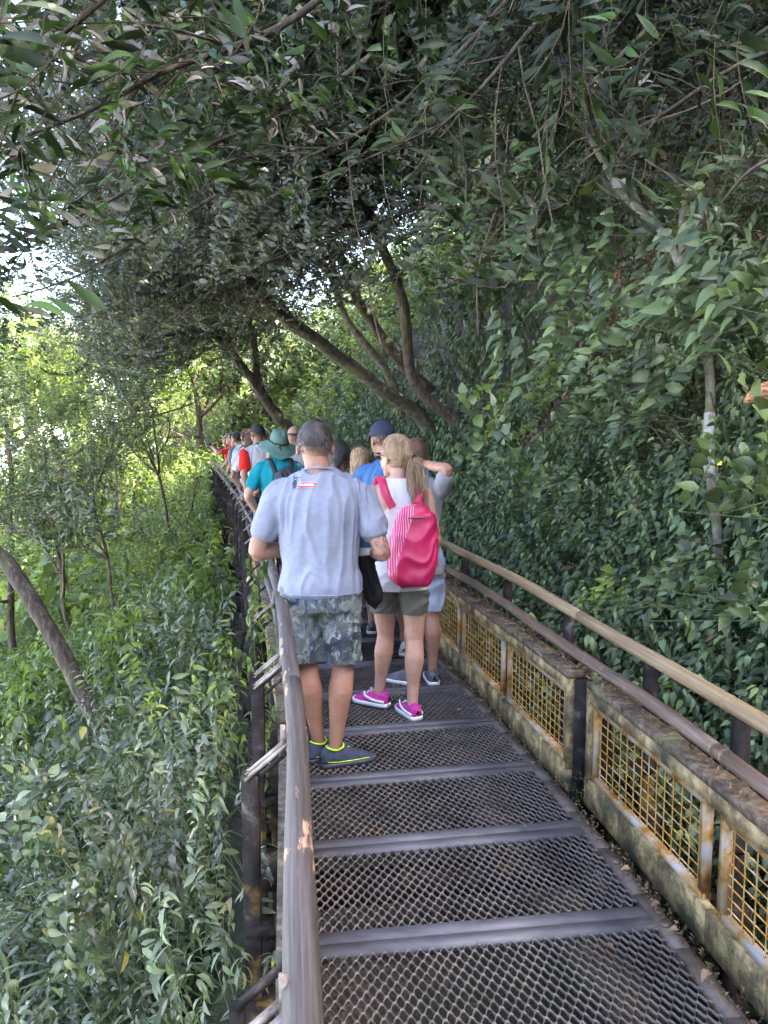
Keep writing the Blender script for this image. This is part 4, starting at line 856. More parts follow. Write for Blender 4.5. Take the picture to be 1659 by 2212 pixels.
def hand(mb, wrist, d, nrm, s=1., curl=.6, side=1, fr=.0085):
    """palm and five fingers; d = direction of the hand, nrm = palm side"""
    d = Vector(d).normalized(); nrm = Vector(nrm); nrm = (nrm - d * nrm.dot(d)).normalized(); x = d.cross(nrm) * side
    Rm = Matrix((x, d, nrm)).transposed(); blob(mb, wrist + d * .045 * s, (.040 * s, .052 * s, .016 * s), Rm)
    for k, (o, L) in enumerate(((-.030, .062), (-.010, .074), (.010, .080), (.030, .070))):
        p = wrist + d * .082 * s + x * o * s; P = [p - d * .02]; a = 0
        for q in range(4):
            P.append(P[-1] + (d * math.cos(a) + nrm * math.sin(a) + x * o * 1.5).normalized() * L * s * (.42 if q < 1 else .3)); a += curl * .75 * (1 + .12 * k)
        limb(mb, P, [fr * s] * 4 + [fr * .85 * s], 7, 2)
    p = wrist + d * .022 * s + x * .032 * s
    limb(mb, [p, p + (x * .8 + d * .6) * .035 * s + nrm * .012, p + (x * .7 + d * 1.3) * .05 * s + nrm * .03 * s], [.012 * s, .010 * s, .0085 * s], 7, 3)
def strands(mb, paths, r=.0035):
    for P in paths: mb.tube(P, [r * (1 if 0 < i < len(P) - 1 else .4) for i in range(len(P))], 4, cap=False)

def shoe(name, ankle, yaw, parent, up_m, sole_m, L=.28, lift=0., pitch=0., trim=None, low=False, stripe=False):
    """heel at the back of the ankle, toe in direction yaw (0 = +Y)"""
    o = Vector((ankle[0], ankle[1], lift)); Rz = Matrix.Rotation(yaw, 4, 'Z') @ Matrix.Rotation(pitch, 4, 'X'); T_ = Matrix.Translation(o) @ Rz
    sec = [(-.27, .012, .06), (-.25, .030, .088), (-.16, .038, .104), (-.02, .041, .100), (.10, .043, .098), (.26, .046, .080), (.45, .049, .060), (.62, .042, .040), (.70, .025, .028), (.73, .008, .015)]
    if low: sec = [(t, w_, h * .8) for t, w_, h in sec]
    V = []; n = 14
    for t, w_, h in sec:
        for j in range(n):
            a = math.pi * j / (n - 1); V.append(T_ @ Vector((w_ * math.cos(a) * (1 - .25 * math.sin(a) ** 2) + .010 * max(t, 0), t * L, .018 + (h - .018) * max(math.sin(a), 0) ** .8)))
    k = len(sec); F = [(i*n+j, i*n+j+1, (i+1)*n+j+1, (i+1)*n+j) for i in range(k-1) for j in range(n-1)] + [tuple(range(n)), tuple((k-1)*n+j for j in range(n-1, -1, -1))]
    F += [tuple([i*n, (i+1)*n, (i+1)*n+n-1, i*n+n-1]) for i in range(k-1)]
    mb = MB(); mb.add(V, F); s = mb.build(name, up_m, parent, smooth=True)
    mb = MB(); O = [(t, w_ + .004) for t, w_, h in sec]; V = []
    for z in (0, .014, .024):
        for t, w_ in O: V.append(T_ @ Vector((w_ + .010 * max(t, 0), t * L * (1.03), z)))
        for t, w_ in reversed(O): V.append(T_ @ Vector((-w_ + .010 * max(t, 0), t * L * 1.03, z)))
    n2 = 2 * k; F = [(r*n2+j, r*n2+(j+1) % n2, (r+1)*n2+(j+1) % n2, (r+1)*n2+j) for r in range(2) for j in range(n2)] + [tuple(range(n2-1, -1, -1)), tuple(2*n2+j for j in range(n2))]
    mb.add(V, F); mb.build('sole', sole_m, s, smooth=False)
    if stripe:
        for sx in (-1, 1):
            mb = MB(); C = curve_pts([T_ @ Vector((sx * .038, -.055, .035)), T_ @ Vector((sx * .049, .01, .042)), T_ @ Vector((sx * .049, .07, .062)), T_ @ Vector((sx * .042, .085, .085))], 4)
            for a_, b_ in zip(C[:-1], C[1:]): mb.bar(a_, b_, .006, .016)
            mb.build('side_stripe', CM['sole'], s)
        mb = MB()
        for q in range(4): mb.tube([T_ @ Vector((-.022, .03 + q * .022, .092 - q * .011)), T_ @ Vector((0, .032 + q * .022, .101 - q * .011)), T_ @ Vector((.022, .03 + q * .022, .092 - q * .011))], .003, 5)
        mb.build('laces', CM['sole'], s)
    if trim:
        mb = MB(); P = [T_ @ Vector((.035 * math.cos(a), .0 + .046 * math.sin(a), .090 + .012 * math.sin(a) ** 2)) for a in np.linspace(0, 2 * math.pi, 22)]; mb.tube(P, .0042, 7)
        for sx in (-1, 1): mb.tube([T_ @ Vector((sx * .036, -.05, .034)), T_ @ Vector((sx * .044, .0, .030)), T_ @ Vector((sx * .050, .08, .029)), T_ @ Vector((sx * .046 + .006, .17, .030))], .0022, 6)
        mb.build('collar', trim, s, smooth=True)
    return s

def person(label, loc, yaw=0., H=1.72, build=1., sex='m', skin='a', hair=('short', 'brown'), top=('white', 'tee'), bottom=('charcoal', .5), shoes=('shoe_grey', 'sole'), lean=0., twist=0., side=0., head=(0, 0, 0), headpos=(0, 0, 0),
           hands=None, feet=None, vox=.008, group=None, curl=.7, arms=None, knees=None, hem=.86, shoe_yaw=(.15, -.15), trim=None, mat_extra=None, shirt_scale=1., worldhands=None, sleeve=.6, cls='person', hipx=0.):
    k = H / 1.75; root = tag(empty('person', Vector((loc[0], loc[1], 0)), yaw), label, cls, group); Wi = (Matrix.Translation((loc[0], loc[1], 0)) @ Matrix.Rotation(yaw, 4, 'Z')).inverted()
    f = sex == 'f'; sw = (.165 if f else .19) * build; hw = (.095 if f else .088) * build; hx = hipx
    TU = Matrix.Translation((hx, 0, .93 * k)) @ Matrix.Rotation(-lean, 4, 'X') @ Matrix.Rotation(side, 4, 'Y') @ Matrix.Rotation(twist, 4, 'Z') @ Matrix.Translation((0, 0, -.93 * k))
    feet = feet or ((-.10, 0), (.10, .02)); feet = [Vector((a[0], a[1], a[2] if len(a) > 2 else 0)) for a in feet]
    rg_ = [((0, 0, .80), .17, .12), ((0, -.01, .90), .178 if f else .168, .125), ((0, 0, 1.03), .135 if f else .152, .105), ((0, .005, 1.18), .15 if f else .165, .112), ((0, 0, 1.32), .165 if f else .182, .112), ((0, -.005, 1.41), .14, .085), ((0, -.005, 1.46), .075, .062)]
    body = MB(); loft(body, [((c[0], c[1], c[2] * k), a * k * build, b * k * build) for c, a, b in rg_], TU)
    # neck and head
    hc = TU @ Vector((headpos[0], .015 + headpos[1], (1.618 + headpos[2]) * k)); TH = Matrix.Translation(hc) @ Matrix.Rotation(head[0], 4, 'Z') @ Matrix.Rotation(-head[1], 4, 'X') @ Matrix.Rotation(head[2], 4, 'Y') @ Matrix.Scale(1.05 * k, 4); RH = TH.to_3x3()
    if True:
      for sx in (-1, 1): limb(body, [TU @ Vector((sx * .03 * k, -.012, 1.46 * k)), TU @ Vector((sx * .15 * k, -.006, 1.375 * k))], [.042 * (.8 if f else 1.), .038 * (.85 if f else 1.)], 12)
    hb_ = lambda c, r, n=14: blob(body, TH @ Vector(c), r, RH, n)
    limb(body, [TU @ Vector((0, -.012, 1.42 * k)), TU @ Vector((headpos[0] * .4, -.008, 1.5 * k)), TH @ Vector((0, -.018, -.05))], [.074 * k * (.78 if f else 1.02), .062 * k * (.78 if f else 1.03), .062 * (.78 if f else 1.)], 14)
    hb_((0, -.012, .022), (.076, .096, .098), 20); hb_((0, .022, -.035), (.064, .074, .078)); hb_((0, .045, -.088), (.038, .042, .034)); limb(body, [TH @ Vector((0, .088, .005)), TH @ Vector((0, .108, -.032))], [.009, .014], 8)
    hb_((0, .083, -.068), (.024, .012, .010)); hb_((-.034, .074, .012), (.02, .014, .012)); hb_((.034, .074, .012), (.02, .014, .012))
    for sx in (-1, 1): blob(body, TH @ Vector((sx * .080, -.006, -.014)), (.010, .020, .032), RH @ Matrix.Rotation(sx * .3, 3, 'Z'), 10)
    # arms
    S_ = []; 
    for i, sx in enumerate((-1, 1)):
        sh = TU @ Vector((sx * sw * k, -.005, 1.372 * k)); tgt = None
        if worldhands and worldhands[i] is not None: tgt = Wi @ Vector(worldhands[i])
        elif hands and hands[i] is not None: tgt = Vector(hands[i])
        else: tgt = TU @ Vector((sx * (sw + .07) * k, .06, .83 * k))
        pole = arms[i] if arms and arms[i] is not None else (sx * .6, -.6, -.5)
        if isinstance(pole[0], (tuple, list)): e, w_ = Vector(pole[0]), tgt
        else: e, w_ = ik(sh, tgt, .29 * k, .255 * k, pole)
        ar = (.8 if f else 1.) * build ** .7; fm = e.lerp(w_, .3)
        limb(body, [TU @ Vector((sx * sw * .7 * k, 0, 1.372 * k)), sh, sh.lerp(e, .45), e, fm, w_], [.046 * ar, .048 * ar, .046 * ar, .041 * ar, .042 * ar, .027 * (.9 if f else 1.05)], 14, 4)
        hd = (w_ - e).normalized(); 
        nr = Vector((-sx, 0, -.2)) if not worldhands or worldhands[i] is None else Vector((0, 0, -1)); 
        if worldhands and worldhands[i] is not None: hd = (hd + Vector((0, 0, .25))).normalized()
        hand(body, w_, hd, nr, .93 if not f else .85, curl, sx); S_.append((sh, e, w_))
    # legs
    LG = []; kn = knees or (None, None)
    for i, sx in enumerate((-1, 1)):
        hp = Vector((hx + sx * hw * k, 0, .88 * k)); an = feet[i] + Vector((0, 0, .085)); kk = Vector(kn[i]) if kn[i] is not None else hp.lerp(an, .5) + Vector((0, .025, 0)); lr = (.95 if f else 1.) * build ** .6; ca = kk.lerp(an, .3) + Vector((0, -.018, 0))
        limb(body, [hp, hp.lerp(kk, .5), kk, ca, kk.lerp(an, .7), an], [.092 * lr, .078 * lr, .054 * lr, .062 * lr, .040 * lr, .032], 14, 4)
        d = Vector((-math.sin(shoe_yaw[i]), math.cos(shoe_yaw[i]), 0)); limb(body, [an - d * .02 + Vector((0, 0, -.03)), an + d * .10 + Vector((0, 0, -.058))], [.030, .022], 10); LG.append((hp, kk, an))
    bo = solid('body', body, vox * .8, 3, SK[skin], root)
    # clothes
    s1 = shirt_scale * build; s2 = s1 * (.88 if f else .97)
    if top:
        mb = MB(); tm, kind = top[0], top[1]
        if kind == 'tee':
            R2 = [((0, 0, hem), .188, .142), ((0, -.005, hem + .06), .184, .14), ((0, 0, 1.03), .168 if not f else .158, .132), ((0, 0, 1.18), .180 if not f else .165, .138), ((0, -.006, 1.31), .20 if not f else .178, .134), ((0, -.008, 1.40), .168, .11), ((0, -.008, 1.47), .088, .078)]
            loft(mb, [((c[0] + hx * 0, c[1], c[2] * k), a * k * s1, b * k * s1) for c, a, b in R2], TU)
            for (sh, e, w_), sx in zip(S_, (-1, 1)):
                en = sh.lerp(e, sleeve); limb(mb, [TU @ Vector((sx * sw * .5 * k, 0, 1.368 * k)), sh - Vector((sx * .012, 0, 0)), sh.lerp(e, sleeve * .5), en], [.060 * s2, .060 * s2, .064 * s2, .067 * s2], 14, 4); limb(mb, [TU @ Vector((sx * .035 * k, -.012, 1.455 * k)), TU @ Vector((sx * .16 * k, -.006, 1.385 * k))], [.050, .050], 12)
            so = solid('shirt', mb, vox, 5, CM[tm], root, wrinkle((.010 if vox < .0075 else .006) * s1, (9, 9, 3.0), H * 10, .003), cut=(lambda c: c.z > hem * k - .006) if not lean else None)
        elif kind == 'tank':
            def inside(c, TUi=TU.inverted()):
                q = TUi @ c; z = q.z / k; x = abs(q.x) / k
                if z < hem: return False
                if z < 1.22: return x < .21
                t = (z - 1.22) / .22
                if t > 1.12: return False
                if q.y < 0: return x < .155 - .105 * math.sin(min(t, 1) * math.pi * .62) ** .8 + .045 * max(0, t - .55) * 2.0
                return x < .15 - .07 * t and z < 1.36
            R2 = [((0, 0, hem - .02), .195, .150), ((0, -.01, .90), .188, .140), ((0, 0, 1.03), .145, .115), ((0, .005, 1.18), .157, .12), ((0, 0, 1.32), .168, .118), ((0, -.006, 1.41), .145, .092), ((0, -.008, 1.47), .085, .072)]
            loft(mb, [((c[0], c[1], c[2] * k), a * k * s1, b * k * s1) for c, a, b in R2], TU)
            limb(mb, [TU @ Vector((-.11 * k, 0, 1.38 * k)), TU @ Vector((.11 * k, 0, 1.38 * k))], [.058, .058]); so = solid('tank_top', mb, vox * .7, 2, CM[tm], root, wrinkle(.004, (7, 7, 12), 3), cut=inside, inflate=.004)
        if mat_extra: mat_extra(root, TU, TH, S_, k)
    if bottom:
        mb = MB(); bl = bottom[1]     # leg length as fraction hip..ankle
        loft(mb, [((hx, 0, .80 * k), .185 * k * build, .135 * k * build), ((hx, -.008, .90 * k), .186 * k * build, .138 * k * build), ((hx, 0, .99 * k), .165 * k * build, .122 * k * build)])
        for hp, kk, an in LG:
            pts = [hp]; rr_ = [.105]
            if bl < .5: pts += [hp.lerp(kk, bl), hp.lerp(kk, bl * 2)]; rr_ += [.100, .092 if not f else .088]
            else: t = (bl - .5) * 2; pts += [hp.lerp(kk, .6), kk, kk.lerp(an, max(t, .05))]; rr_ += [.098, .085, .075 if t < .5 else .065]
            limb(mb, pts, [q * k * build ** .7 * (1 if not f else .97) for q in rr_], 14, 4)
        zc = min((p[0].lerp(p[1], bl * 2).z if bl < .5 else p[1].lerp(p[2], (bl - .5) * 2).z) for p in LG)
        solid('trousers' if bl > .8 else 'shorts', mb, vox, 4, CM[bottom[0]], root, wrinkle(.006, (7, 7, 7), H * 3, .002), cut=lambda c: c.z > zc + .002)
    if shoes:
        for i in (0, 1): shoe('shoe', feet[i] + Vector((0, 0, 0)), shoe_yaw[i], root, CM[shoes[0]], CM[shoes[1]], (.29 if not f else .255) * k ** .5, feet[i].z, trim=CM[trim] if trim else None, stripe=shoes[0] == 'shoe_pink' and vox < .008)
    make_hair(root, TH, hair, k); return root, TU, TH, S_, LG, k

def make_hair(root, TH, hair, k):
    st, cm = hair[0], HM[hair[1]] if hair[1] in HM else None
    if st == 'none' or cm is None: return
    mb = MB(); n, q = 36, 24; V = []
    for i in range(q + 1):
        a = math.pi * i / q
        for j in range(n):
            b = 2 * math.pi * j / n; d = Vector((math.sin(a) * math.cos(b), math.sin(a) * math.sin(b), math.cos(a)))
            low = (-.18 - .12 * max(0, -d.y) ** 2 * (1 if abs(d.x) < .6 else 0)) if st in ('short', 'bald') else -.62
            hid = max(0, min(1, (d.y - .30 + .5 * max(0, .75 - d.z) - .25) * 4)) if d.z < .78 else 0; hid = max(hid, min(1, max(0, (low - d.z + .1) * (3.2 if st == 'short' else 7))))
            if abs(d.x) > .8 and d.z < -.05 and d.y > -.35: hid = 1
            if st == 'bald' and d.z > .15: hid = 1
            th = {'short': 1.05, 'bald': 1.03}.get(st, 1.10); r = th + .02 * noise.noise(d * 6 + Vector((k * 9, 0, 0))) - (.13 if st == 'short' else .22) * hid
            V.append(TH @ Vector((d.x * .078 * r, -.012 + d.y * .098 * r, .024 + d.z * .100 * r)))
    F = [(i*n+j, (i+1)*n+j, (i+1)*n+(j+1) % n, i*n+(j+1) % n) for i in range(q) for j in range(n)]; mb.add(V, F); rnd = random.Random(int(k * 1000))
    if st == 'short':
        for _ in range(4200):
            d = Vector((rnd.gauss(0, 1), rnd.gauss(0, 1), rnd.gauss(0, 1))).normalized()
            if d.z < -.52 or (d.z < -.2 and rnd.random() < (-d.z - .2) * 2.2) or (d.y > .25 and d.z < .6) or (abs(d.x) > .8 and d.z < 0 and d.y > -.3): continue
            p = Vector((d.x * .082, -.012 + d.y * .103, .024 + d.z * .105)); e = p + d * rnd.uniform(.003, .009) + Vector((rnd.uniform(-.007, .007), .002, -.015)); s = d.orthogonal().normalized() * .0022
            mb.add([TH @ (p + s), TH @ (p - s), TH @ e], [(0, 1, 2)])
    if st == 'curly':
        for _ in range(260):
            d = Vector((rnd.gauss(0, 1), rnd.gauss(-.3, 1), rnd.gauss(.1, 1))).normalized()
            if d.y > .35 and d.z < .6 or d.z < -.75: continue
            c0 = Vector((d.x * .09, -.015 + d.y * .11, .02 + d.z * .112)); blob(mb, TH @ c0, [rnd.uniform(.012, .024)] * 3, None, 6)
    if st == 'pony':
        tie = Vector((.010, -.135, -.005)); paths = []
        for _ in range(420):
            a = rnd.uniform(0, 2 * math.pi); d0 = Vector((math.cos(a) * .95, .42 + .2 * math.sin(a * 2) * 0, math.sin(a) * .9)); 
            if d0.z < -.2: d0.y = -.05; d0.x *= .95
            if d0.z > .5: d0.y = .62
            d0.normalize(); d1 = Vector((.1, -1, -.1)).normalized(); P = []
            for s_ in np.linspace(rnd.uniform(0, .35), 1, 8):
                d = d0.slerp(d1, s_) if d0.dot(d1) > -.99 else d1; r = 1.10 + rnd.uniform(-.012, .022); p = Vector((d.x * .079 * r, -.012 + d.y * .098 * r, .024 + d.z * .1 * r))
                P.append(TH @ p.lerp(tie, max(0, (s_ - .75) * 4) ** 2 * .8))
            paths.append(P)
        strands(mb, paths, .0028); paths = []; dn = TH.to_3x3().inverted() @ Vector((0, 0, -1)); dn.normalize()
        for _ in range(320):
            o = Vector((rnd.gauss(0, 1), rnd.gauss(0, 1), rnd.gauss(0, 1))); P = []; L = rnd.uniform(.30, .44); sp = rnd.uniform(.8, 1.35)
            for s_ in np.linspace(0, 1, 9):
                c = tie + Vector((0, -.028 * math.sin(min(1, s_ * 2.2) * 1.57), 0)) + dn * L * s_ ** 1.15 + Vector((.006 * math.sin(s_ * 7 + o.x), 0, 0)); w_ = .006 + .024 * math.sin(min(s_ * 1.5, 1) * 2.2) * sp * (1 - .5 * s_); P.append(TH @ (c + o * w_ * .8))
            paths.append(P)
        strands(mb, paths, .0028)
        t = MB(); t.tube([TH @ (tie + Vector((.015 * math.cos(a), -.004, .015 * math.sin(a)))) for a in np.linspace(0, 6.283, 12)], .006 , 6); t.build('hair_tie', CM['dark'], root, smooth=True)
    if st in ('long', 'lowpony', 'bun'):
        paths = []; dn = Vector((0, 0, -1)); RHi = TH.to_3x3().inverted()
        for _ in range(320):
            a = rnd.uniform(-math.pi * .92, -math.pi * .08) if st == 'long' else rnd.uniform(-2.9, -.3); d0 = Vector((.2 * math.cos(a), .1, 1)).normalized(); d1 = Vector((math.cos(a), math.sin(a), -.35)).normalized(); P = []
            for s_ in np.linspace(.15, 1, 6):
                d = d0.slerp(d1, s_); r = 1.13 + rnd.uniform(-.01, .03); P.append(TH @ Vector((d.x * .079 * r, -.012 + d.y * .098 * r, .024 + d.z * .1 * r)))
            L = rnd.uniform(.14, .26) if st == 'long' else .06
            for s_ in (.35, .7, 1): P.append(P[5] + Vector((rnd.gauss(0, .006), 0, -L * s_)) * k)
            if st != 'long':
                tie = TH @ Vector((0, -.11, -.06)); P = P[:6] + [tie + Vector((rnd.gauss(0, .01), rnd.gauss(0, .01), -.16 * s_)) for s_ in (0, .4, .8)]
            paths.append(P)
        strands(mb, paths, .0036)
    mb.build('hair', cm, root, smooth=st != 'short')
def sunglasses(root, TH):
    mb = MB()
    for sx in (-1, 1):
        blob(mb, TH @ Vector((sx * .034, .100, .008)), (.030, .007, .022), TH.to_3x3(), 12); mb.bar(TH @ Vector((sx * .064, .092, .014)), TH @ Vector((sx * .086, -.02, .012)), .004, .009)
    mb.bar(TH @ Vector((-.012, .108, .014)), TH @ Vector((.012, .108, .014)), .004, .006); return mb.build('sunglasses', M['glass_dark'], root, smooth=True)
def cap_hat(root, TH, m, back=False, name='cap'):
    mb = MB(); n, q = 28, 10; V = []
    for i in range(q + 1):
        a = math.pi * .5 * i / q
        for j in range(n):
            b = 2 * math.pi * j / n; h = .028; V.append(TH @ Vector((.087 * math.sin(a) * math.cos(b), -.012 + .108 * math.sin(a) * math.sin(b), h + .108 * math.cos(a) ** .9)))
    mb.add(V, [(i*n+j, (i+1)*n+j, (i+1)*n+(j+1) % n, i*n+(j+1) % n) for i in range(q) for j in range(n)])
    V = []; m_ = 12
    for r in (0, 1):
        for z in (0, .004):
            for j in range(m_ + 1):
                a = math.pi * (.12 + .76 * j / m_); V.append(TH @ Vector((.084 * math.cos(a), -.012 + (.10 if not r else .10) * math.sin(a) + r * .075 * math.sin(a) ** .6, .028 + z - r * .018 - .02 * r * math.cos(a) ** 2)))
    w_ = m_ + 1; F = []
    for j in range(m_): F += [(j, j+1, 2*w_+j+1, 2*w_+j), (w_+j, 3*w_+j, 3*w_+j+1, w_+j+1), (2*w_+j, 2*w_+j+1, 3*w_+j+1, 3*w_+j)]
    mb.add(V, F); blob(mb, TH @ Vector((0, -.012, .138)), (.007, .007, .004), None, 8)
    o = mb.build(name, m, root, smooth=True)
    return o
def brim_hat(root, TH):
    TH = TH @ Matrix.Rotation(.38, 4, 'X') @ Matrix.Rotation(.12, 4, 'Y')
    mb = MB(); n = 40; V = []; prof = [(.0, .142, .0), (.045, .146, 0), (.072, .132, 0), (.084, .088, 0), (.090, .035, 0), (.100, .018, .2), (.138, -.012, .7), (.176, -.036, 1), (.180, -.044, 1.05)]
    for r, z, w_ in prof:
        for j in range(n):
            b = 2 * math.pi * j / n; wv = w_ * (.022 * math.cos(2 * b) + .007 * math.sin(5 * b + 1)); d = -.016 * math.exp(-((math.cos(b)) ** 2) * 9) if 0 < r < .08 and w_ == 0 and z > .1 else 0
            V.append(TH @ Vector((r * .98 * math.cos(b), -.012 + r * 1.15 * math.sin(b), z + wv + d)))
    k = len(prof); mb.add(V, [(i*n+j, (i+1)*n+j, (i+1)*n+(j+1) % n, i*n+(j+1) % n) for i in range(k-1) for j in range(n)])
    h = mb.build('hat', CM['felt'], root, smooth=True); mb = MB()
    mb.tube([TH @ Vector((.094 * math.cos(a), -.012 + .108 * math.sin(a), .040 + .004 * math.sin(9 * a))) for a in np.linspace(0, 6.283, 40)], .0075, 7); mb.tube([TH @ Vector((-.01, -.125, .04)), TH @ Vector((-.02, -.15, .02)), TH @ Vector((.0, -.155, .0))], .006, 6)
    mb.build('hat_band', CM['band'], h, smooth=True)
    o = h; s = o.modifiers.new('t', 'SOLIDIFY'); s.thickness = .004
def daypack(label, root, TU, k, c, size, m, straps=True, tilt=0., name='backpack', group=None, pocket=None, strap_m=None, loc=None, strap_x=.085, sy=0):
    """rests on the back of a person: a thing of its own"""
    base = root.matrix_basis @ (TU @ Vector(c)); r = tag(empty(name, base, root.rotation_euler.z), label, 'backpack', group); Q = Matrix.Rotation(tilt, 4, 'Y') @ Matrix.Rotation(sy, 4, 'X'); w_, d, h = size
    mb = MB(); sec = [((0, -d * .1, -h * .5), w_ * .30, d * .34), ((0, -d * .12, -h * .44), w_ * .42, d * .46), ((0, -d * .08, -h * .2), w_ * .5, d * .52), ((0, 0, h * .15), w_ * .47, d * .48), ((0, 0, h * .38), w_ * .38, d * .38), ((0, .01, h * .47), w_ * .24, d * .26)]
    loft(mb, sec, Q, 24, 2.8); b = solid('bag', mb, .008, 4, m if not isinstance(m, list) else m[0], r, wrinkle(.010, (8, 8, 6), w_ * 40, .004))
    if pocket is not None:
        b.data.materials.append(pocket)
        for p in b.data.polygons:
            q = Q.inverted() @ p.center
            if q.x < -w_ * .24 + .10 * (q.z / h) and q.y < d * .45: p.material_index = 1
    if pocket is not None:
        mb = MB(); mb.tube([Q @ Vector((-w_ * .24 + .10 * z, -math.sqrt(max(0, 1 - ((-w_ * .24 + .10 * z) / (w_ * .49)) ** 2)) * d * (.53 - .25 * max(0, z) ** 2 * 4), h * z)) for z in np.linspace(-.42, .36, 24)], .0035, 5); mb.build('seam', CM['pinkpale'], r, smooth=True)
        mb = MB(); mb.tube([Q @ Vector((w_ * .40 * math.cos(a), -d * .42 * math.sin(a), h * (.36 + .03 * math.cos(a)))) for a in np.linspace(.35, 2.9, 20)], .0035, 5); mb.build('zip', CM['charcoal'], r, smooth=True)
    if straps:
        sm = strap_m or (m if not isinstance(m, list) else m[0]); inv = (Matrix.Translation(base) @ Matrix.Rotation(root.rotation_euler.z, 4, 'Z')).inverted() @ root.matrix_basis
        for sx in (-1, 1):
            pts = [TU @ Vector((sx * strap_x * .8 * k + c[0] * .4, -.15, 1.30 * k)), TU @ Vector((sx * strap_x * k, -.133, 1.38 * k)), TU @ Vector((sx * (strap_x + .015) * k, -.075, 1.455 * k)), TU @ Vector((sx * (strap_x + .02) * k, .03, 1.465 * k)), TU @ Vector((sx * (strap_x + .03) * k, .12, 1.38 * k)), TU @ Vector((sx * (strap_x + .07) * k, .15, 1.22 * k)), TU @ Vector((sx * (strap_x + .10) * k, .06, 1.10 * k)), TU @ Vector((sx * (strap_x + .07) * k, -.10, 1.05 * k))]
            C = curve_pts([inv @ p for p in pts], 6); mb = MB(); V = []; 
            for i, p in enumerate(C):
                t = (C[min(i+1, len(C)-1)] - C[max(i-1, 0)]).normalized(); s_ = Vector((1, 0, 0)); s_ = (s_ - t * s_.dot(t)).normalized(); nn = t.cross(s_) * .004; ww = .024 if i < len(C) * .62 else .014
                V += [p - s_ * ww + nn, p + s_ * ww + nn, p + s_ * ww - nn, p - s_ * ww - nn]
            mb.add(V, [(i*4+a, i*4+(a+1) % 4, (i+1)*4+(a+1) % 4, (i+1)*4+a) for i in range(len(C)-1) for a in range(4)]); mb.build('strap', sm, r, smooth=False)
    mb = MB(); mb.tube([Q @ Vector((-.03, d * .2, h * .46)), Q @ Vector((-.02, d * .2, h * .54)), Q @ Vector((.02, d * .2, h * .54)), Q @ Vector((.03, d * .2, h * .46))], .006, 6); mb.build('carry_loop', strap_m or (m if not isinstance(m, list) else m[0]), r, smooth=True)
    return r
# ---- man in the grey T-shirt, nearest the camera
MX, MY = -.325, 3.82
man, TU, TH, SS, LG, k = person('greying man in a grey T-shirt and camouflage shorts, nearest on the walkway', (MX, MY), 0, 1.775, 1.06, 'm', 'a', ('short', 'grey'), ('greytee', 'tee'), ('camo', .46), ('shoe_navy', 'sole_dark'),
    head=(.05, .12, 0), headpos=(-.022, .01, -.020), hands=((-.10, .27, 1.07), (.27, .16, 1.06)), arms=(((-.312, -.01, 1.10),), ((.315, -.05, 1.105),)), feet=((-.015, .03), (.075, -.04)), knees=((-.07, .03, .50), (.115, .02, .50)),
    hem=.88, shoe_yaw=(-.75, -1.15), trim='lime', vox=.007, shirt_scale=1.04, sleeve=.60, hipx=.005)
# tattoo: the right forearm carries dark drawings on the skin
for o in man.children:
    if o.name.startswith('body'):
        o.data.materials.append(SK['t'])
        for p in o.data.polygons:
            c = p.center
            if c.x > .20 and 1.0 < c.z < 1.26 and c.y < .16: p.material_index = 1
    if o.name.startswith('shirt'): shirt = o
# printed badge on the back of the shirt: CRUSADERS on a red label with a small swordsman beside it
bvh = BVHTree.FromObject(shirt, bpy.context.evaluated_depsgraph_get())
def on_shirt(o, lift):
    for v in o.data.vertices:
        h = bvh.ray_cast(Vector((v.co.x, -1, v.co.z)), Vector((0, 1, 0)))
        v.co.y = (h[0].y if h[0] else -.14) - lift
bc = Vector((-.062, 0, 1.442)); wr_ = mat('print white', (.75, .75, .75), .6)[0]; rd_ = mat('print crimson', (.36, .01, .03), .6)[0]; nv_ = mat('print navy', (.02, .03, .07), .6)[0]
def quadstrip(name, x0, x1, z0, z1, m, lift, skew=.006):
    mb = MB(); n = 14; V = []
    for i in range(n + 1):
        x = x0 + (x1 - x0) * i / n; V += [(x, 0, z0), (x + skew, 0, (z0 + z1) / 2), (x + 2 * skew, 0, z1)]
    mb.add(V, [(i*3+a, (i+1)*3+a, (i+1)*3+a+1, i*3+a+1) for i in range(n) for a in (0, 1)]); o = mb.build(name, m, man); on_shirt(o, lift); return o
B0 = bc.x
quadstrip('badge_border', B0 - .034, B0 + .055, bc.z - .0145, bc.z + .0111, wr_, .0035); quadstrip('badge_label', B0 - .0326, B0 + .0536, bc.z - .0135, bc.z + .0101, rd_, .0045)
def text_mesh(s, size, m, parent, x, z, lift, name):
    cu = bpy.data.curves.new('t', 'FONT'); cu.body = s; cu.size = size; cu.shear = .25; cu.space_character = .93; cu.align_x = 'CENTER'; cu.offset = .0004; ob = bpy.data.objects.new('t', cu); COL.objects.link(ob)
    me = bpy.data.meshes.new_from_object(ob.evaluated_get(bpy.context.evaluated_depsgraph_get())); bpy.data.objects.remove(ob)
    for v in me.vertices: v.co = Vector((v.co.x + x, 0, v.co.y + z))
    o = link(name, me, m, parent); on_shirt(o, lift); return o
text_mesh('CRUSADERS', .0145, wr_, man, B0 + .0135, bc.z - .0066, .0062, 'badge_lettering')
mb = MB()     # the swordsman: helmet, body, shield and a raised sword
def poly(pts): mb.add([(B0 + a * .82, 0, bc.z + b * .82) for a, b in pts], [tuple(range(len(pts)))])
poly([(-.062, .016), (-.050, .018), (-.047, .026), (-.051, .034), (-.057, .034), (-.062, .027)]); poly([(-.066, -.004), (-.046, -.004), (-.044, .014), (-.052, .018), (-.064, .016)]); poly([(-.070, .006), (-.064, .014), (-.066, -.002), (-.070, -.006)])
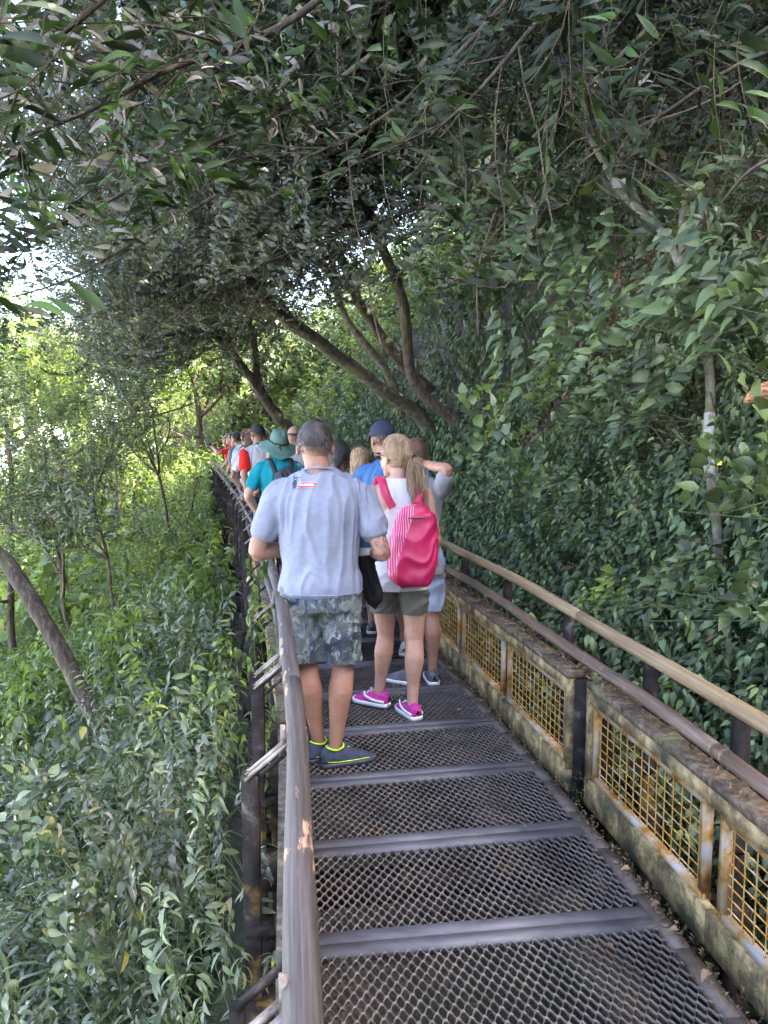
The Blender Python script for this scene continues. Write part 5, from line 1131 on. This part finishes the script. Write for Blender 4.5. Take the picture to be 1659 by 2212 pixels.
poly([(-.064, -.026), (-.057, -.026), (-.054, -.005), (-.064, -.005)]); poly([(-.054, -.020), (-.047, -.024), (-.044, -.004), (-.052, -.004)]); poly([(-.066, .0365), (-.012, .0365), (-.008, .0378), (-.012, .039), (-.066, .039)]); poly([(-.070, .030), (-.067, .030), (-.067, .045), (-.070, .045)])
o = mb.build('badge_figure', nv_, man); on_shirt(o, .006)
mb = MB(); poly([(-.059, .004), (-.050, .004), (-.049, .012), (-.058, .012)]); poly([(-.056, .024), (-.050, .025), (-.050, .029), (-.056, .029)]); o = mb.build('badge_highlight', wr_, man); on_shirt(o, .0068)
# collar rib, hems and waistband stitching of the shirt
mb = MB(); P = []
for a in np.linspace(0, 2 * math.pi, 40):
    P.append(TU @ Vector((-.004 + .072 * math.cos(a), -.010 + .070 * math.sin(a), 1.503 + .018 * math.sin(a) * -1)))
mb.tube(P, .0055, 8, cap=False); mb.build('collar', CM['greytee'], man, smooth=True)
mb = MB(); hz = .88 * k + .012; P = []
for a in np.linspace(0, 2 * math.pi, 60):
    d = Vector((math.cos(a), math.sin(a), 0)); h = bvh.ray_cast(Vector((0, 0, hz)) + d * .6, -d)
    if h[0]: P.append(h[0] + d * .001)
if len(P) > 10: mb.tube(P + [P[0]], .0028, 5, cap=False); mb.build('hem', CM['greytee'], man, smooth=True)
# bracelet on the right wrist
mb = MB(); e, w_ = SS[1][1], SS[1][2]; c = e.lerp(w_, .80); d = (w_ - e).normalized(); a1 = d.orthogonal().normalized(); a2 = d.cross(a1)
mb.tube([c + (a1 * math.cos(a) + a2 * math.sin(a)) * .038 for a in np.linspace(0, 6.283, 20)], .006, 8); mb.build('watch', M['steel_dark'], man, smooth=True)
# pockets on the shorts
for sx in (-1, 1):
    pass
# blue case with white rim held against his right side, black jacket hanging from the same hand
mc = noisy('blue plastic', [(.3, (.01, .09, .34)), (.7, (.02, .14, .45))], 8, .4, bs=0); wp = noisy('off white plastic', [(.3, (.55, .56, .55)), (.7, (.66, .67, .66))], 8, .5, bs=0)
cs = tag(empty('carried_case', (MX + .235, MY + .15, 1.06)), 'blue case with a white rim held in the tattooed hand of the grey T-shirt man', 'case')
mb = MB(); loft(mb, [((0, 0, .042), .088, .060), ((0, 0, .10), .082, .055), ((-.01, 0, .19), .070, .048), ((-.012, 0, .205), .062, .04)], None, 24, 4); mb.build('blue_body', mc, cs, smooth=True)
mb = MB(); loft(mb, [((0, 0, .0), .090, .062), ((0, 0, .012), .094, .066), ((0, 0, .040), .094, .066)], None, 24, 4); mb.build('white_rim', wp, cs, smooth=True)
mb = MB(); limb(mb, [(.02, -.058, .07), (.018, -.056, .15)], [.013, .011], 10); mb.build('moulded_rib', mc, cs, smooth=True)
jk = tag(empty('black_jacket', (MX + .24, MY + .10, 1.055)), 'black jacket dangling in a point below the blue case', 'jacket')
mb = MB(); loft(mb, [((.045, .0, -.27), .012, .012), ((.03, 0, -.22), .045, .022), ((.005, 0, -.12), .062, .035), ((-.02, 0, -.03), .055, .04), ((-.02, 0, .0), .045, .035)], None, 20, 2.2); solid('folded_cloth', mb, .008, 3, CM['dark'], jk, wrinkle(.008, (14, 14, 4), 4, .003))
mb = MB(); limb(mb, [(.0, -.02, -.02), (.02, -.03, -.10), (.035, -.025, -.19)], [.02, .022, .012], 10); mb.build('sleeve', CM['dark'], jk, smooth=True)

# ---- woman with the ponytail
WX, WY = .06, 4.5
wom, TU, TH, SS, LG, k = person('blond woman with a ponytail in a white tank top and olive shorts, looking left', (WX, WY), 0, 1.70, 1.0, 'f', 'b', ('pony', 'blond'), ('white', 'tank'), ('olive', .30), ('shoe_pink', 'sole'), twist=.12, side=.02,
    head=(.78, .02, 0), headpos=(-.022, .02, -.03), hands=((-.10, .26, 1.16), (.24, .24, .98)), arms=((-.8, .1, -.8), (.25, -.4, -1)), feet=((-.09, .10, .015), (.11, -.06, 0)), knees=((-.05, .08, .47), (.125, .0, .46)), hipx=.02, hem=.80, shoe_yaw=(1.05, .45), trim=None, vox=.007)
sunglasses(wom, TH)
mb = MB(); 
for a in (0,): mb.tube([TH @ Vector((-.088, -.004 + .012 * math.cos(q), -.058 + .012 * math.sin(q))) for q in np.linspace(0, 6.283, 12)], .0018, 5)
mb.build('earring', M['bracket'], wom, smooth=True)
# white swoosh-free side patches on the knit shoes
for o in list(wom.children):
    if o.name.startswith('shoe'): pass
daypack('bright pink backpack with wavy stripes down its left side, on the ponytail woman', wom, TU, k, (.055, -.235, 1.095 * k), (.265, .20, .445), CM['pink'], tilt=.10, pocket=CM['stripe'], strap_x=.10)
# ---- woman in grey tee with raised elbow
gw, TU, TH, SS, LG, k = person('person in a grey T-shirt with right elbow raised, half hidden by the pink backpack', (.17, 5.05), 0, 1.66, 1.0, 'f', 'a', ('short', 'brown'), ('greyknit', 'tee'), ('greyblue', .44), ('shoe_grey', 'sole'),
    head=(.1, 0, 0), twist=-.35, headpos=(-.03, .03, -.01), hipx=.05, hands=((-.1, .22, 1.35), (.0, .08, 1.50)), arms=((-.8, .1, -.6), ((.235, -.17, 1.455),)), feet=((.0, .0), (.16, .02)), knees=((.03, .03, .46), (.155, .03, .46)), hem=.80, shoe_yaw=(1.1, .1), vox=.008, sleeve=.62)
# ---- man with navy cap and blue polo
cm_, TU, TH, SS, LG, k = person('tall man in a navy cap and royal blue polo shirt standing beyond the ponytail woman', (.06, 5.65), 0, 1.765, 1.1, 'm', 'a', ('short', 'brown'), ('blue', 'tee'), ('charcoal', .45), ('shoe_white', 'sole'),
    head=(.55, .05, 0), headpos=(-.075, 0, 0), feet=((-.05, -.05), (.10, .1)), hem=.82, vox=.008, shirt_scale=1.05)
cap_hat(cm_, TH, CM['cap'])
# ---- dark ponytail and girl with cap
dp, *_ = person('dark-haired person with the hair tied low and a pale blue top, between the two men', (-.335, 5.75), 0, 1.62, .9, 'f', 'c', ('lowpony', 'black'), ('greyblue', 'tee'), ('charcoal', .9), ('shoe_pink', 'sole'), head=(-.1, .1, 0), vox=.010, feet=((-.08, -.1), (.08, 0)))
gl, TU, TH, *_ = person('girl with long blond hair under a navy cap, half hidden by the grey T-shirt man', (-.20, 6.35), .1, 1.56, .85, 'f', 'b', ('long', 'blond'), ('greyblue', 'tee'), ('navy', .4), ('shoe_grey', 'sole'), head=(.1, 0, 0), vox=.010)
cap_hat(gl, TH, CM['navy'])
# ---- the crowd leaning on the far left railing
def onrail(y, dz=.045): p = PT(y, -.665, .85 + dz); return (p.x, p.y, p.z)
ht, TU, TH, SS, LG, k = person('man in a wide-brimmed sea green hat and teal shirt, arm stretched down to the railing', (-1.02, 7.55), .35, 1.70, 1.05, 'm', 'b', ('short', 'brown'), ('teal', 'tee'), ('charcoal', .9), ('shoe_grey', 'sole'), lean=.10, head=(.0, .02, -.05), vox=.009,
    worldhands=(onrail(7.75), None), arms=((-.8, -.5, -.2), None), curl=.9)
brim_hat(ht, TH); daypack('dark grey backpack on the man with the wide-brimmed hat', ht, TU, k, (.03, -.23, 1.14 * k), (.30, .18, .42), CM['charcoal'], strap_x=.09)
person('bald man whose bare head shows just above the wide-brimmed hat', (-1.12, 9.6), .2, 1.76, 1.0, 'm', 'b', ('bald', 'brown'), ('white', 'tee'), ('navy', .9), vox=.010)
person('woman in a dark patterned blouse bending over the railing with both arms on the pole', (-1.12, 8.9), .75, 1.60, 1.0, 'f', 'a', ('long', 'brown'), ('floral', 'tee'), ('charcoal', .9), lean=.42, head=(.1, -.2, 0), vox=.009, worldhands=(onrail(9.2), onrail(8.5)), arms=((-.7, -.1, -.8), (.3, -.3, -.9)), curl=.9)
person('long-haired woman in white, elbow on the railing beside the hatted man', (-1.25, 9.35), .55, 1.63, .95, 'f', 'a', ('long', 'brown'), ('white', 'tee'), ('navy', .9), lean=.2, vox=.010, worldhands=(onrail(9.9), None), arms=((-.7, -.1, -.8), None), curl=.9)
def redsleeves(root, TU, TH, S_, k):
    for (sh, e, w_), sx in zip(S_, (-1, 1)):
        mb = MB(); limb(mb, [sh + Vector((sx * .005, 0, -.01)), sh.lerp(e, .3), sh.lerp(e, .66)], [.071, .076, .077], 14, 4); solid('red_sleeve', mb, .009, 3, CM['red'], root, wrinkle(.004, (9, 9, 4), 2))
    mb = MB(); mb.tube([TU @ Vector((.085 * math.cos(a), -.01 + .078 * math.sin(a), (1.465 - .02 * math.sin(a)) * k)) for a in np.linspace(0, 6.283, 24)], .009, 6); mb.build('collar', CM['navy'], root, smooth=True)
bk, TU, TH, SS, LG, k = person('black-haired man in a white shirt with red sleeves leaning on the railing', (-1.62, 10.15), .6, 1.80, 1.05, 'm', 'c', ('short', 'black'), ('white', 'tee'), ('charcoal', .9), lean=.12, head=(.15, .0, 0), vox=.010, worldhands=(onrail(10.0), onrail(9.7)), arms=((-.9, -.3, -.6), (.2, -.3, -.9)), curl=.9, mat_extra=redsleeves)
yt, TU, TH, SS, LG, k = person('visitor in a white top with a dark shoulder strap, both hands on the railing', (-1.88, 11.1), .55, 1.66, .95, 'f', 'a', ('long', 'brown'), ('white', 'tee'), ('charcoal', .9), lean=.2, vox=.010, worldhands=(onrail(11.3), onrail(10.8)), arms=((-.7, -.1, -.8), (.2, -.3, -.9)), curl=.9)
daypack('black daypack worn by the visitor in the white top behind the red sleeves', yt, TU, k, (.02, -.22, 1.14 * k), (.26, .15, .36), CM['charcoal'], strap_x=.08)
gc, TU, TH, SS, LG, k = person('visitor in a pale grey cap standing behind the scarf wearer', (-1.93, 12.4), .3, 1.74, 1.0, 'm', 'b', ('short', 'brown'), ('pinkpale', 'tee'), ('charcoal', .9), head=(-.5, 0, 0), vox=.011)
cap_hat(gc, TH, cloth('pale grey cap cloth', (.5, .52, .55), .1))
sc_, TU, TH, SS, LG, k = person('curly-haired visitor in a white T-shirt with a grey violet scarf over the shoulders', (-2.12, 12.2), .8, 1.72, 1.0, 'm', 'b', ('curly', 'brown'), ('white', 'tee'), ('white', .9), lean=.12, vox=.010, worldhands=(onrail(12.3), onrail(11.9)), arms=((-.8, -.3, -.6), (.2, -.3, -.9)), curl=.9)
mb = MB(); loft(mb, [((0, -.02, 1.30 * k), .16, .12), ((0, -.02, 1.36 * k), .19, .125), ((0, -.01, 1.43 * k), .15, .11), ((0, 0, 1.50 * k), .085, .085)], TU); solid('scarf', mb, .01, 3, CM['scarf'], sc_, wrinkle(.01, (9, 9, 9), 5, .004))
person('dark-haired visitor in a light blue shirt behind the scarf wearer', (-2.36, 13.6), 1.15, 1.74, 1.0, 'm', 'a', ('short', 'black'), ('lightblue', 'tee'), ('navy', .9), lean=.42, vox=.012, worldhands=(onrail(13.8), onrail(13.3)), curl=.9)
person('brown-haired visitor in a grey top, second from the far end of the line', (-2.72, 15.0), 1.15, 1.72, 1.0, 'm', 'a', ('short', 'brown'), ('greyknit', 'tee'), ('navy', .9), lean=.42, head=(.3, -.2, 0), vox=.012, worldhands=(onrail(15.2), onrail(14.7)), curl=.9)
ph, TU, TH, SS, LG, k = person('visitor in sunglasses and a red top holding a camera up, farthest along the railing', (-2.98, 16.0), 1.5, 1.70, .95, 'f', 'b', ('long', 'brown'), ('red', 'tee'), ('navy', .9), lean=.38, head=(.5, -.3, 0), vox=.011, hands=((-.04, .58, 1.36), (.05, .58, 1.36)), arms=((-.7, .1, -.7), (.7, .1, -.7)), curl=.9)
sunglasses(ph, TH)
q = Matrix.Translation((-2.98, 16.0, 0)) @ Matrix.Rotation(1.5, 4, 'Z') @ Vector((0, .64, 1.42)); cmr = tag(empty('camera_body', q, 1.5), 'small black camera held up by the farthest visitor in red', 'camera')
mb = MB(); mb.box((0, 0, 0), (.12, .05, .075)); mb.build('housing', M['steel_dark'], cmr); mb = MB(); mb.tube([Vector((0, .03, 0)), Vector((0, .08, 0))], .03, 14); mb.build('lens', M['glass_dark'], cmr, smooth=True)
person('visitor in red beside the photographer at the far end of the railing', (-3.28, 17.2), 1.15, 1.62, .95, 'f', 'a', ('long', 'brown'), ('red', 'tee'), ('navy', .9), lean=.40, vox=.012, worldhands=(onrail(17.3), onrail(16.9)), curl=.9)
